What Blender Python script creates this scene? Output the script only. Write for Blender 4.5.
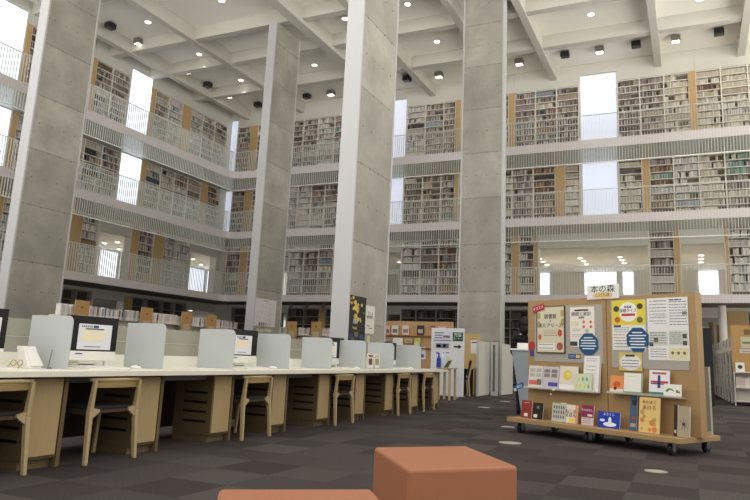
import bpy, bmesh, math, random
from mathutils import Vector, Matrix
from math import sin, cos, tan, atan2, pi, radians, hypot
random.seed(7)
S = bpy.context.scene
for o in list(bpy.data.objects): bpy.data.objects.remove(o)
C = S.collection

# ---------------------------------------------------------------- camera
FPX, CX, CY = 664.507, 395.48, 228.32          # focal length and principal point in pixels of the 750x500 frame
YAW, PITCH, ROLL = .421731, .191106, .039822
EYE = 0.92
fw = Vector((-sin(YAW)*cos(PITCH), cos(YAW)*cos(PITCH), sin(PITCH)))
rt = Vector((cos(YAW), sin(YAW), 0)); up = rt.cross(fw)
R_ = cos(ROLL)*rt + sin(ROLL)*up; U_ = -sin(ROLL)*rt + cos(ROLL)*up
cam = bpy.data.cameras.new('camera'); camo = bpy.data.objects.new('camera', cam); C.objects.link(camo)
camo.matrix_world = Matrix(((R_.x, U_.x, -fw.x, 0), (R_.y, U_.y, -fw.y, 0), (R_.z, U_.z, -fw.z, EYE), (0, 0, 0, 1)))
cam.sensor_width = 36; cam.lens = 36*FPX/750
cam.shift_x = (375-CX)/750; cam.shift_y = -(250-CY)/750
cam.clip_start = .05; cam.clip_end = 300
S.camera = camo

# ---------------------------------------------------------------- world, exposure, big lights
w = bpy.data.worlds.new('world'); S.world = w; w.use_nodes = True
WN = w.node_tree.nodes; WL = w.node_tree.links
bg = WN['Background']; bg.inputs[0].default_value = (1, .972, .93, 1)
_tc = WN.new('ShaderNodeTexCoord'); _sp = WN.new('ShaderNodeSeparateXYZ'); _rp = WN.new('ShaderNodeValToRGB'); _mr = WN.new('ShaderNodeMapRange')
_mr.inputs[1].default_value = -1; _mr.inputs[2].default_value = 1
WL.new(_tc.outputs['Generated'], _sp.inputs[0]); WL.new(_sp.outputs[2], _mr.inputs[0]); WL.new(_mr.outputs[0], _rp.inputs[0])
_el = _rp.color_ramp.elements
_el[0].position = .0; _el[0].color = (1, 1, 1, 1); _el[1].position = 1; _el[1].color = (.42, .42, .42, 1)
for _p, _v in ((.46, 1.0), (.495, .16), (.56, .17), (.68, .42)):  # added brightness below a dark horizon band, standing in for floor bounce
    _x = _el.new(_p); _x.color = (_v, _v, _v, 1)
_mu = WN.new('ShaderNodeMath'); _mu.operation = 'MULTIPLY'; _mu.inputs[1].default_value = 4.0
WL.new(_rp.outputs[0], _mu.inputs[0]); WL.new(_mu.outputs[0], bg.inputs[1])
S.view_settings.view_transform = 'Standard'; S.view_settings.look = 'None'
S.view_settings.exposure = 0.0; S.view_settings.gamma = 1.0
WINDOW_POWER = 1.5
DOWNLIGHT_W = 22

def ray(px, py):
    x = (px-CX)/FPX; y = (py-CY)/FPX
    return R_*x - U_*y + fw
def onZ(px, py, z):
    d = ray(px, py); t = (z-EYE)/d.z; return Vector((d.x*t, d.y*t, z))
def onY(px, py, Y):
    d = ray(px, py); t = Y/d.y; return Vector((d.x*t, Y, EYE+d.z*t))
def onX(px, py, X):
    d = ray(px, py); t = X/d.x; return Vector((X, d.y*t, EYE+d.z*t))

# ---------------------------------------------------------------- materials
def s2l(c):
    return tuple((x/12.92 if x <= .04045 else ((x+.055)/1.055)**2.4) for x in [v/255 for v in c])+(1,)
MC = {}
def mat(name, rgb, rough=.6, spec=.3, emit=0, noise=None, metal=0, trans=0, alpha=1):
    if name in MC: return MC[name]
    m = bpy.data.materials.new(name); m.use_nodes = True; nt = m.node_tree
    b = nt.nodes['Principled BSDF']; c = s2l(rgb)
    b.inputs['Base Color'].default_value = c; b.inputs['Roughness'].default_value = rough
    b.inputs['Specular IOR Level'].default_value = spec; b.inputs['Metallic'].default_value = metal
    b.inputs['Transmission Weight'].default_value = trans; b.inputs['Alpha'].default_value = alpha
    if emit:
        b.inputs['Emission Color'].default_value = c; b.inputs['Emission Strength'].default_value = emit
    if noise:
        sc, amt, stretch = noise
        tc = nt.nodes.new('ShaderNodeTexCoord'); mp = nt.nodes.new('ShaderNodeMapping'); mp.inputs['Scale'].default_value = stretch
        n = nt.nodes.new('ShaderNodeTexNoise'); n.inputs['Scale'].default_value = sc; n.inputs['Detail'].default_value = 6
        mx = nt.nodes.new('ShaderNodeMix'); mx.data_type = 'RGBA'
        mx.inputs[6].default_value = tuple(v*(1-amt) for v in c[:3])+(1,); mx.inputs[7].default_value = tuple(min(1, v*(1+amt)) for v in c[:3])+(1,)
        L = nt.links; L.new(tc.outputs['Object'], mp.inputs[0]); L.new(mp.outputs[0], n.inputs['Vector'])
        L.new(n.outputs[0], mx.inputs[0]); L.new(mx.outputs[2], b.inputs['Base Color'])
    MC[name] = m; return m

WHITE = mat('white_paint', (226, 223, 214), .6)
CEIL = mat('ceiling_paint', (242, 239, 228), .8, noise=(.7, .04, (1, 1, 1)))
BEAM = mat('beam_paint', (196, 193, 182), .7, noise=(1.5, .06, (1, 1, 1)))
FASC = mat('fascia_paint', (202, 194, 192), .5, noise=(2, .04, (1, 1, 1)))
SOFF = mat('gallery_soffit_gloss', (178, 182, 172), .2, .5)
WALLM = mat('wall_plaster', (206, 204, 193), .7, noise=(1, .03, (1, 1, 1)))
WOOD = mat('beech_panel', (196, 164, 114), .5, noise=(6, .12, (8, 8, .6)))
WOODB = mat('board_wood', (166, 136, 94), .5, noise=(7, .12, (1, 1, 12)))
PLY = mat('desk_plywood', (172, 150, 108), .5, noise=(9, .1, (6, 6, .8)))
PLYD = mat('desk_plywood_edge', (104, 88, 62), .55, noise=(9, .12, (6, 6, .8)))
CHW = mat('chair_beech', (176, 156, 116), .4, noise=(12, .08, (4, 4, 1)))
STEEL = mat('column_end_paint', (184, 184, 184), .45, .4)
SHELF = mat('shelf_white', (232, 227, 214), .5)
SHDARK = mat('shelf_back', (120, 112, 100), .8)
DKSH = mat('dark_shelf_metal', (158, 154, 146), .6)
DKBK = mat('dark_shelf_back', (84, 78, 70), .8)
BARM = mat('baluster_paint', (214, 216, 208), .4, .4)
BLACK = mat('black_plastic', (14, 14, 15), .35, .4)
DARK = mat('dark_void', (22, 20, 20), .7)
SLOT = mat('drawer_slot_dark', (16, 14, 12), .8)
DESKW = mat('desktop_laminate', (226, 222, 204), .35, .4)
APRON = mat('desk_apron_grey', (118, 116, 112), .6)
ACR = mat('frosted_acrylic', (182, 187, 187), .35, .4, noise=(2, .03, (1, 1, 1)))
LOWW = mat('desk_screen_white', (226, 225, 212), .4)
PAPER = mat('paper_white', (226, 224, 218), .7)
FELT = mat('grey_felt', (172, 166, 156), .95, .1, noise=(40, .06, (1, 1, 1)))
ORANGE = mat('orange_leather', (160, 104, 74), .45, .35, noise=(30, .06, (1, 1, 1)))
FIXD = mat('fixture_dark', (44, 44, 46), .5)
INK = mat('ink_dark', (44, 44, 48), .7)
RUB = mat('rubber_black', (24, 24, 26), .6)
MET = mat('brushed_metal', (170, 172, 174), .3, .5, metal=.8)
SEATB = mat('seat_dark_fabric', (40, 36, 38), .9)
def flat(name, rgb, **k): return mat(name, rgb, **k)

def window_mat():
    m = mat('window_bright_blind', (226, 236, 252), .5, emit=WINDOW_POWER); return m
WINM = window_mat(); WINB = mat('window_blind_back', (222, 230, 247), .6, .1, emit=.5)
LAMPM = mat('lamp_glow', (255, 246, 226), .5, emit=6)
SPOTM = mat('square_lamp_glow', (255, 244, 218), .5, emit=5)

def concrete():
    m = bpy.data.materials.new('board_formed_concrete'); m.use_nodes = True; nt = m.node_tree; N = nt.nodes; L = nt.links
    b = N['Principled BSDF']; b.inputs['Roughness'].default_value = .55; b.inputs['Specular IOR Level'].default_value = .3
    tc = N.new('ShaderNodeTexCoord')
    def noise(scale, det, st=(1, 1, 1), rough=.6):
        mp = N.new('ShaderNodeMapping'); mp.inputs['Scale'].default_value = st
        n = N.new('ShaderNodeTexNoise'); n.inputs['Scale'].default_value = scale; n.inputs['Detail'].default_value = det; n.inputs['Roughness'].default_value = rough
        L.new(tc.outputs['Object'], mp.inputs[0]); L.new(mp.outputs[0], n.inputs['Vector']); return n.outputs[0]
    def mix(fac, a, bb, mode='MIX'):
        x = N.new('ShaderNodeMix'); x.data_type = 'RGBA'; x.blend_type = mode
        for sock, v in ((0, fac), (6, a), (7, bb)):
            if isinstance(v, (tuple, float, int)): x.inputs[sock].default_value = v
            else: L.new(v, x.inputs[sock])
        return x.outputs[2]
    def ramp(src, a, bb):
        r = N.new('ShaderNodeMapRange'); r.inputs[1].default_value = a; r.inputs[2].default_value = bb; L.new(src, r.inputs[0]); return r.outputs[0]
    c = mix(ramp(noise(.8, 8), .3, .7), s2l((146, 142, 132)), s2l((186, 181, 169)))
    c = mix(ramp(noise(3, 5, (1, 1, 1.6)), .45, 1.1), c, s2l((146, 142, 133)))
    # one tone for each lift, thin dark lift joints at every 1.5 m
    sep = N.new('ShaderNodeSeparateXYZ'); L.new(tc.outputs['Object'], sep.inputs[0])
    d = N.new('ShaderNodeMath'); d.operation = 'DIVIDE'; d.inputs[1].default_value = 1.48; L.new(sep.outputs[2], d.inputs[0])
    fl = N.new('ShaderNodeMath'); fl.operation = 'FLOOR'; L.new(d.outputs[0], fl.inputs[0])
    wn = N.new('ShaderNodeTexWhiteNoise'); wn.noise_dimensions = '1D'; L.new(fl.outputs[0], wn.inputs['W'])
    c = mix(ramp(wn.outputs[0], -.2, 3.2), c, s2l((112, 110, 102)))
    fr = N.new('ShaderNodeMath'); fr.operation = 'FRACT'; L.new(d.outputs[0], fr.inputs[0])
    j = N.new('ShaderNodeMath'); j.operation = 'LESS_THAN'; j.inputs[1].default_value = .018; L.new(fr.outputs[0], j.inputs[0])
    jm = N.new('ShaderNodeMath'); jm.operation = 'MULTIPLY'; jm.inputs[1].default_value = .4; L.new(j.outputs[0], jm.inputs[0])
    c = mix(jm.outputs[0], c, s2l((88, 85, 78)))
    L.new(c, b.inputs['Base Color']); return m
CONC = concrete()

def carpet():
    m = bpy.data.materials.new('carpet_tiles'); m.use_nodes = True; nt = m.node_tree; N = nt.nodes; L = nt.links
    b = N['Principled BSDF']; b.inputs['Roughness'].default_value = .95; b.inputs['Specular IOR Level'].default_value = .05
    tc = N.new('ShaderNodeTexCoord'); mp = N.new('ShaderNodeMapping'); mp.inputs['Scale'].default_value = (2, 2, 2)
    L.new(tc.outputs['Object'], mp.inputs[0])
    sn = N.new('ShaderNodeVectorMath'); sn.operation = 'FLOOR'; L.new(mp.outputs[0], sn.inputs[0])
    wn = N.new('ShaderNodeTexWhiteNoise'); L.new(sn.outputs[0], wn.inputs['Vector'])
    ck = N.new('ShaderNodeTexChecker'); ck.inputs['Scale'].default_value = 1; ck.inputs['Color1'].default_value = (1, 1, 1, 1); ck.inputs['Color2'].default_value = (0, 0, 0, 1)
    ad = N.new('ShaderNodeVectorMath'); ad.operation = 'ADD'; ad.inputs[1].default_value = (.5, .5, .5); L.new(sn.outputs[0], ad.inputs[0]); L.new(ad.outputs[0], ck.inputs['Vector'])
    cm = N.new('ShaderNodeMix'); cm.data_type = 'FLOAT'; cm.inputs[0].default_value = .3; L.new(wn.outputs[0], cm.inputs[2]); L.new(ck.outputs['Fac'], cm.inputs[3])
    rr = N.new('ShaderNodeValToRGB'); L.new(cm.outputs[0], rr.inputs[0])
    e = rr.color_ramp.elements; e[0].color = s2l((58, 53, 52)); e[0].position = 0
    e[1].color = s2l((80, 75, 73)); e[1].position = 1
    for p, c in ((.35, (66, 61, 60)), (.7, (73, 68, 66))):
        x = e.new(p); x.color = s2l(c)
    n = N.new('ShaderNodeTexNoise'); n.inputs['Scale'].default_value = 60; n.inputs['Detail'].default_value = 3; L.new(tc.outputs['Object'], n.inputs['Vector'])
    mx = N.new('ShaderNodeMix'); mx.data_type = 'RGBA'; mx.blend_type = 'OVERLAY'; mx.inputs[0].default_value = .35
    L.new(rr.outputs[0], mx.inputs[6]); L.new(n.outputs[0], mx.inputs[7]); L.new(mx.outputs[2], b.inputs['Base Color'])
    return m
CARPET = carpet()

def attr_mat():
    m = bpy.data.materials.new('book_cloth'); m.use_nodes = True; nt = m.node_tree
    a = nt.nodes.new('ShaderNodeVertexColor'); a.layer_name = 'Col'
    b = nt.nodes['Principled BSDF']; b.inputs['Roughness'].default_value = .6
    nt.links.new(a.outputs[0], b.inputs['Base Color']); return m
BOOKM = attr_mat()
def glass_mat(name, rgb, alpha):
    m = mat(name, rgb, .08, .6, alpha=alpha); return m
GLASS = glass_mat('green_reflection_glass', (164, 163, 147), .82)  # greenish glass, a concrete column's reflection put into its tint
CLEAR = glass_mat('clear_acrylic', (220, 216, 205), .35)

# ---------------------------------------------------------------- mesh helpers
class MB:
    def __init__(s): s.v = []; s.f = []; s.m = []; s.c = []; s.sm = []
    def add(s, vs, fs, mi=0, col=None, smooth=False):
        b = len(s.v); s.v += [tuple(p) for p in vs]
        for f in fs: s.f.append(tuple(b+i for i in f)); s.m.append(mi); s.c.append(col); s.sm.append(smooth)
        return s
    def hexa(s, P, mi=0, col=None, skip=()):   # P: 4 bottom points ccw, 4 top points
        F = [(3, 2, 1, 0), (4, 5, 6, 7), (0, 1, 5, 4), (1, 2, 6, 5), (2, 3, 7, 6), (3, 0, 4, 7)]
        return s.add(P, [f for i, f in enumerate(F) if i not in skip], mi, col)
    def box(s, x0, x1, y0, y1, z0, z1, mi=0, col=None, skip=()):
        return s.hexa([(x0, y0, z0), (x1, y0, z0), (x1, y1, z0), (x0, y1, z0), (x0, y0, z1), (x1, y0, z1), (x1, y1, z1), (x0, y1, z1)], mi, col, skip)
    def cyl(s, p, q, r0, r1=None, n=12, mi=0, cap=True):
        p = Vector(p); q = Vector(q); r1 = r0 if r1 is None else r1
        d = (q-p).normalized(); a = d.orthogonal().normalized(); b = d.cross(a)
        vs = []
        for c, r in ((p, r0), (q, r1)):
            for k in range(n): t = 2*pi*k/n; vs.append(c+(a*cos(t)+b*sin(t))*r)
        fs = [(k, (k+1) % n, n+(k+1) % n, n+k) for k in range(n)]
        s.add(vs, fs, mi, None, True)
        if cap: s.add(vs, [tuple(reversed(range(n))), tuple(range(n, 2*n))], mi)
        return s
    def tube(s, pts, r, n=8, mi=0):
        for a, b in zip(pts, pts[1:]): s.cyl(a, b, r, r, n, mi)
        return s
    def prism(s, poly, z0, z1, mi=0, axis='z'):   # poly of 2D points, ccw; axis the extrusion direction
        n = len(poly)
        def P(a, b, h): return (a, b, h) if axis == 'z' else ((a, h, b) if axis == 'y' else (h, a, b))
        vs = [P(a, b, z0) for a, b in poly]+[P(a, b, z1) for a, b in poly]
        fs = [tuple(reversed(range(n))), tuple(range(n, 2*n))]+[(k, (k+1) % n, n+(k+1) % n, n+k) for k in range(n)]
        return s.add(vs, fs, mi)
    def sphere(s, c, r, nu=14, nv=9, mi=0, sc=(1, 1, 1)):
        vs = []; fs = []
        for j in range(nv+1):
            t = pi*j/nv
            for i in range(nu):
                p = 2*pi*i/nu; vs.append((c[0]+r*sc[0]*sin(t)*cos(p), c[1]+r*sc[1]*sin(t)*sin(p), c[2]+r*sc[2]*cos(t)))
        for j in range(nv):
            for i in range(nu): fs.append((j*nu+i, (j+1)*nu+i, (j+1)*nu+(i+1) % nu, j*nu+(i+1) % nu))
        return s.add(vs, fs, mi, None, True)
    def build(s, name, mats, parent=None, loc=None, rot=None, bevel=0):
        me = bpy.data.meshes.new(name); me.from_pydata(s.v, [], s.f)
        if not isinstance(mats, (list, tuple)): mats = [mats]
        for m in mats: me.materials.append(m)
        me.polygons.foreach_set('material_index', s.m); me.polygons.foreach_set('use_smooth', s.sm)
        if any(c is not None for c in s.c):
            ca = me.color_attributes.new('Col', 'FLOAT_COLOR', 'CORNER'); buf = []
            for c, f in zip(s.c, s.f): buf += list(c or (1, 1, 1, 1))*len(f)
            ca.data.foreach_set('color', buf)
        me.update()
        o = bpy.data.objects.new(name, me); C.objects.link(o)
        if parent: o.parent = parent
        if loc is not None: o.location = loc
        if rot is not None: o.rotation_euler = rot
        if bevel:
            b = o.modifiers.new('bevel', 'BEVEL'); b.width = bevel; b.segments = 3; b.limit_method = 'ANGLE'
        return o
def tag(o, label=None, cat=None, group=None, kind=None):
    if label: o['label'] = label
    if cat: o['category'] = cat
    if group: o['group'] = group
    if kind: o['kind'] = kind
    return o
def empty(name, loc, rz=0, label=None, cat=None, group=None):
    o = bpy.data.objects.new(name, None); C.objects.link(o); o.location = loc; o.rotation_euler = (0, 0, rz)
    o.empty_display_size = .1
    return tag(o, label, cat, group)
def struct(o): o['kind'] = 'structure'; return o
def copy_thing(src, loc, rz=None, label=None):
    c = src.copy(); C.objects.link(c); c.location = loc
    if rz is not None: c.rotation_euler = (0, 0, rz)
    if label: c['label'] = label
    for ch in src.children:
        d = ch.copy(); C.objects.link(d); d.parent = c
        for g in ch.children:
            e = g.copy(); C.objects.link(e); e.parent = d
    return c
def text_mesh(name, s, size, mtl, parent=None, loc=(0, 0, 0), rot=(pi/2, 0, 0), sx=1, thick=.0008):
    cu = bpy.data.curves.new(name, 'FONT'); cu.body = s; cu.size = size; cu.align_x = 'CENTER'; cu.align_y = 'CENTER'
    cu.resolution_u = 2; cu.extrude = thick
    t = bpy.data.objects.new(name, cu); C.objects.link(t)
    bpy.context.view_layer.update()
    me = bpy.data.meshes.new_from_object(t.evaluated_get(bpy.context.evaluated_depsgraph_get()))
    C.objects.unlink(t); bpy.data.objects.remove(t)
    me.materials.clear(); me.materials.append(mtl)
    for p in me.polygons: p.material_index = 0
    o = bpy.data.objects.new(name, me); C.objects.link(o)
    if parent: o.parent = parent
    o.location = loc; o.rotation_euler = rot; o.scale = (sx, 1, 1)
    return o
ORD = ['first', 'second', 'third', 'fourth', 'fifth', 'sixth', 'seventh', 'eighth', 'ninth', 'tenth', 'eleventh', 'twelfth', 'thirteenth', 'fourteenth', 'fifteenth', 'sixteenth', 'seventeenth', 'eighteenth', 'nineteenth', 'twentieth', 'twenty-first', 'twenty-second', 'twenty-third', 'twenty-fourth', 'twenty-fifth']

# ================================================================= THE HALL
GX, GY = -19.85, 25.0          # gallery fronts
WX, WY = -21.7, 26.8           # faces of the gallery bookcases
F2B, F2T, F3B, F3T, F4B, F4T = 3.13, 3.43, 6.06, 6.39, 8.98, 9.33
SLAB = 13.25; BB = 12.7
XR = 6.4; YL = 9.0
struct(MB().box(-32, 9, -3, 42, -.1, 0).build('floor', CARPET))
struct(MB().box(-22.3, XR, 8, WY+.4, SLAB, SLAB+.3).build('ceiling', CEIL))

tn = [0]
def trim(mb, m, **k):
    tn[0] += 1; return struct(mb.build('trim_%d' % tn[0], m, **k))
# ceiling grid
for X in (-20.67, -17.41, -12.6, -10.4, -7.15, -4.93, -.8, 2.14, 5.2):
    hw = .13 if X != -12.6 else .2
    trim(MB().box(X-hw, X+hw, 8, WY+.05, BB if X != -12.6 else 12.62, SLAB), BEAM)
for Y in (12.1, 15.3, 18.95, 21.2, 24.05):
    trim(MB().box(-21.9, XR, Y-.3, Y, BB+.06, SLAB), BEAM)
# gallery floors: slab with fascia, glossy soffit below
for zb, zt in ((F2B, F2T), (F3B, F3T), (F4B, F4T)):
    trim(MB().box(GX, XR, GY, WY+.35, zb+.012, zt), FASC)
    trim(MB().box(GX+.02, XR, GY+.02, WY+.3, zb, zb+.012), SOFF if zb > 4 else mat('shaded_lower_soffit', (112, 108, 100), .6))  # shade under the lowest gallery is put into a darker soffit colour
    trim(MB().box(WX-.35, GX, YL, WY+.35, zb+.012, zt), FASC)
    trim(MB().box(WX-.3, GX-.02, YL, WY+.3, zb, zb+.012), SOFF if zb > 4 else mat('shaded_lower_soffit', (112, 108, 100), .6))
# rounded inner corner of the galleries
for zb, zt in ((F2B, F2T), (F3B, F3T), (F4B, F4T)):
    r = .5; poly = [(GX, GY), (GX, GY-r)]+[(GX+r-r*cos(t), GY-r+r*sin(t)) for t in [pi/2*k/6 for k in range(1, 6)]]+[(GX+r, GY)]
    trim(MB().prism(list(reversed(poly)), zb+.012, zt), FASC)

# ------------------------------------------------ gallery wall layout (photographed bays)
def ytop(side, lev, x):
    if side == 'back':
        return {4: 95-.137*(x-509), 3: 168-.07*(x-508), 2: 241.4-.021*(x-506), 1: 306}[lev]
    return {4: 58+(x-94)*.515, 3: 133.6+(x-84)*.375, 2: 211+(x-71.6)*.236, 1: 282+(x-63)*.15}[lev]
def pos(side, lev, x):
    if side == 'back': return onY(x, ytop(side, lev, x), WY).x
    return onX(x, ytop(side, lev, x), WX).y
S_, W_, G_, O_ = 'S', 'W', 'G', 'O'
LAY = {
 ('back', 4): [(G_, [230, 237.6]), (S_, [238, 251]), (W_, [251, 258]), (S_, [258, 270, 281, 293, 304, 318.5, 335, 349, 364, 379]), (G_, [380.5, 406.5]), (S_, [407.5, 425.6, 444, 455.7]), (W_, [456, 461]), (S_, [461, 477, 493, 508.5]), (W_, [508.8, 514.5]), (S_, [514.7, 535.2, 556.3, 578.3]), (G_, [579.5, 616.5]), (S_, [617, 639, 663, 688]), (W_, [688, 695]), (S_, [695, 720, 747, 774, 801, 828])],
 ('back', 3): [(G_, [224.5, 232.6]), (S_, [233, 245.4]), (W_, [245.6, 253]), (S_, [253, 264, 274.5, 285, 298.5, 312, 325.5, 339, 353, 367, 380]), (G_, [381.5, 403.5]), (S_, [404, 422.6, 441, 455]), (W_, [455, 458.5]), (S_, [459, 475, 491, 512, 533, 555]), (W_, [555.2, 564.3]), (S_, [564.5, 579.5]), (G_, [581.5, 617.5]), (S_, [618.4, 641.6]), (W_, [642, 648.8]), (S_, [649, 673, 698.4, 724.4, 750, 776, 802])],
 ('back', 2): [(S_, [227, 240.6]), (W_, [241, 247.7]), (S_, [248, 262, 275.5]), (O_, [276, 289.5]), (S_, [290, 304.5, 319, 333.5, 348, 363, 377.5]), (O_, [378, 402]), (S_, [402.4, 420.6, 438.8, 457, 475, 493, 511.7]), (W_, [512, 519]), (S_, [519, 534]), (W_, [534, 537.6]), (O_, [537.8, 648.6]), (S_, [649, 673.6]), (W_, [673.8, 679.4]), (O_, [679.6, 724.8]), (W_, [725, 728]), (S_, [728, 752, 776, 800])],
 ('left', 4): [(S_, [-28, -14]), (G_, [-12, 27.4]), (W_, [28, 33]), (S_, [33, 46, 59, 72, 83, 94]), (W_, [94.2, 98]), (S_, [98, 114.4, 131.5]), (G_, [131.8, 152.7]), (W_, [152.8, 156.6]), (S_, [156.8, 170.4, 184]), (W_, [184, 192]), (S_, [192, 204, 216, 228])],
 ('left', 3): [(S_, [-36, -23]), (G_, [-20, 13]), (W_, [13.6, 19]), (S_, [19, 32, 45, 58, 71, 86.4, 104, 122]), (G_, [122.2, 143.1]), (W_, [143.2, 148]), (S_, [148, 162.4, 176, 189, 202.2]), (W_, [202.4, 208.6]), (S_, [208.8, 221.4])],
 ('left', 2): [(W_, [-4, 4.5]), (S_, [5, 18, 31, 44, 57, 70]), (W_, [70.4, 83.4]), (S_, [83.6, 100.4]), (O_, [101, 133]), (W_, [133.2, 140.2]), (S_, [140.4, 155.4]), (W_, [155.6, 165]), (S_, [165.2, 178, 192]), (O_, [192.4, 217.5])],
 ('back', 1): [(S_, [232, 246, 260, 279]), (O_, [280, 287.5]), (S_, [288, 304, 319.5]), (W_, [320, 326]), (S_, [326, 341, 356, 371, 384]), (O_, [385, 401]), (S_, [401.4, 416, 436, 456, 474, 492, 510, 528, 546, 564, 582, 600, 620, 640, 660, 680]), (W_, [681, 690]), (O_, [690, 722]), (W_, [724, 747]), (S_, [747.5, 770, 793])],
 ('left', 1): [(S_, [-30, -13, 4, 21, 37, 51, 64, 78, 93]), (O_, [94, 125]), (W_, [125.5, 133]), (S_, [133.4, 148, 164, 176, 187.5]), (O_, [188, 218]), (S_, [218.5, 231])],
}
LEVZ = {1: (0.0, F2B), 2: (F2T, F3B), 3: (F3T, F4B), 4: (F4T, SLAB)}
SHTOP = {1: 3.0, 2: F3B-.02, 3: F4B-.02, 4: 12.35}
PITCH = {1: .36, 2: .325, 3: .283, 4: .272}
LN = {1: 'ground floor', 2: 'lowest gallery', 3: 'middle gallery', 4: 'top gallery'}
PAL = {
 'dim': [(70, 66, 62), (92, 86, 80), (54, 50, 50), (110, 104, 96), (80, 66, 58), (132, 126, 118)],  # ground-floor shade put into darker book colours
 'dusty': [(186, 172, 162), (150, 134, 126), (204, 194, 182), (112, 96, 90), (168, 150, 150), (132, 120, 110), (214, 206, 196), (96, 84, 84), (178, 160, 140), (140, 128, 132)],
 'cream': [(226, 218, 198), (216, 206, 184), (232, 226, 210), (206, 196, 172), (190, 178, 156)],
 'mixed': [(196, 186, 172), (120, 100, 86), (214, 204, 186), (86, 92, 104), (160, 130, 100), (140, 150, 136), (226, 218, 204), (70, 64, 64), (170, 96, 76), (150, 158, 166), (186, 176, 160)],
 'green': [(120, 160, 144), (104, 146, 136), (180, 186, 166), (200, 196, 176), (132, 152, 140)],
 'brown': [(150, 116, 84), (176, 148, 110), (120, 92, 74), (200, 186, 160), (90, 76, 68)],
 'white': [(232, 226, 216), (222, 214, 204), (208, 202, 194), (240, 236, 228), (196, 184, 176), (170, 178, 186)],
}
wn_ = [0]
def window(side, a, b, z0, z1):
    wn_[0] += 1
    if side == 'back':
        r = empty('window_%d' % wn_[0], ((a+b)/2, WY+.08, z0)); rz = 0
    else:
        r = empty('window_%d' % wn_[0], (WX-.03, (a+b)/2, z0), pi/2); rz = pi/2
    struct(r); h = (b-a)/2; H_ = z1-z0
    f = MB(); t = .03
    f.box(-h, -h+t, -.02, .06, 0, H_); f.box(h-t, h, -.02, .06, 0, H_); f.box(-h+t, h-t, -.02, .06, H_-t, H_); f.box(-h+t, h-t, -.02, .06, 0, t)
    f.build('window_frame', WHITE, r)
    g = MB().box(-h+t, h-t, .0, .03, t, H_-t).build('pane', WINM if side == 'left' else WINB, r)
def put(mb, side):   # turn (along, depth, z) geometry into world space
    if side == 'left': mb.v = [(WX-(y), x, z) for x, y, z in mb.v]
    else: mb.v = [(x, WY+y, z) for x, y, z in mb.v]
    return mb
def wallbox(mb, side, a, b, y0, y1, z0, z1):
    return mb.box(a, b, y0, y1, z0, z1) if side == 'back' else mb.box(a, b, y0, y1, z0, z1)

books = MB()     # the thousands of volumes on the galleries
BX = lambda c, k: tuple(min(1, v*k*.86) for v in s2l(c)[:3])+(1,)
def book_row(side, a, b, z, h, pal, depth=.2, fill=1.0, y0=.02):
    x = a+.012; lim = a+(b-a)*fill
    uni = random.random() < .25; base = random.choice(PAL[pal]); hh = h*random.uniform(.78, .9)
    while x < lim-.02:
        wd = random.uniform(.022, .052)
        if x+wd > b-.01: break
        if not uni and random.random() < .035: x += random.uniform(.04, .12); continue
        c = base if uni else random.choice(PAL[pal])
        if not uni: hh = h*random.uniform(.66, .94)
        col = BX(c, random.uniform(.82, 1.12)); yy = y0+random.uniform(0, .025)
        P = [(x, yy, z), (x+wd-.003, yy, z), (x+wd-.003, yy+depth, z), (x, yy+depth, z)]
        P += [(p[0], p[1], z+hh) for p in P]
        if side == 'left': P = [(WX-y, X, Z) for X, y, Z in P]
        else: P = [(X, WY+y, Z) for X, y, Z in P]
        books.hexa(P, 0, col, skip=(0, 4, 1) if z > EYE+.5 else (0, 4)); x += wd

shelf_cache = {}
def bookcase(side, lev, a, b, label):
    z0 = LEVZ[lev][0]; z1 = SHTOP[lev]; wdt = b-a; p = PITCH[lev]; dark = lev == 1
    loc = (a, WY, z0) if side == 'back' else (WX, a, z0)
    r = empty('bookcase', loc, 0 if side == 'back' else pi/2, label, 'bookcase', 'built-in bookcases on the %s of the %s wall' % (LN[lev], side))
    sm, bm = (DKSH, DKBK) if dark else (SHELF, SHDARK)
    H_ = z1-z0
    for x in (0, wdt-.022): MB().box(x, x+.022, 0, .3, 0, H_).build('side_panel', sm, r)
    MB().box(.022, wdt-.022, .27, .3, 0, H_).build('back_panel', bm, r)
    n = int((H_-.04)/p); off = H_-.02-n*p
    proto = MB().box(.022, wdt-.022, 0, .27, -.008, .02).build('shelf', sm, r, (0, 0, off-.02 if off > .03 else 0.0))
    for k in range(1, n+1):
        c = proto.copy(); C.objects.link(c); c.parent = r; c.location = (0, 0, off+k*p-.02)
    if lev == 4: pal = 'cream' if (side == 'back' and a > -.9) else random.choice(['dusty', 'dusty', 'mixed', 'white'])
    elif lev == 3: pal = random.choice(['mixed', 'brown', 'white', 'dusty', 'cream'])
    elif lev == 2: pal = random.choice(['mixed', 'dusty', 'white'])
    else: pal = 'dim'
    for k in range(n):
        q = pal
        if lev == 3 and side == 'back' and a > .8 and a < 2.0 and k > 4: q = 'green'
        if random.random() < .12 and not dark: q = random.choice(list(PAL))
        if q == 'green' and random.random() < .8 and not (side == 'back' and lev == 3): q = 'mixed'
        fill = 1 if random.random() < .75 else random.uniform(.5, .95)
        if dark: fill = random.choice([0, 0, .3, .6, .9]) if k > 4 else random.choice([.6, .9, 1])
        book_row(side, a+.022, b-.022, z0+off+k*p, p-.02, q, fill=fill)

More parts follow.
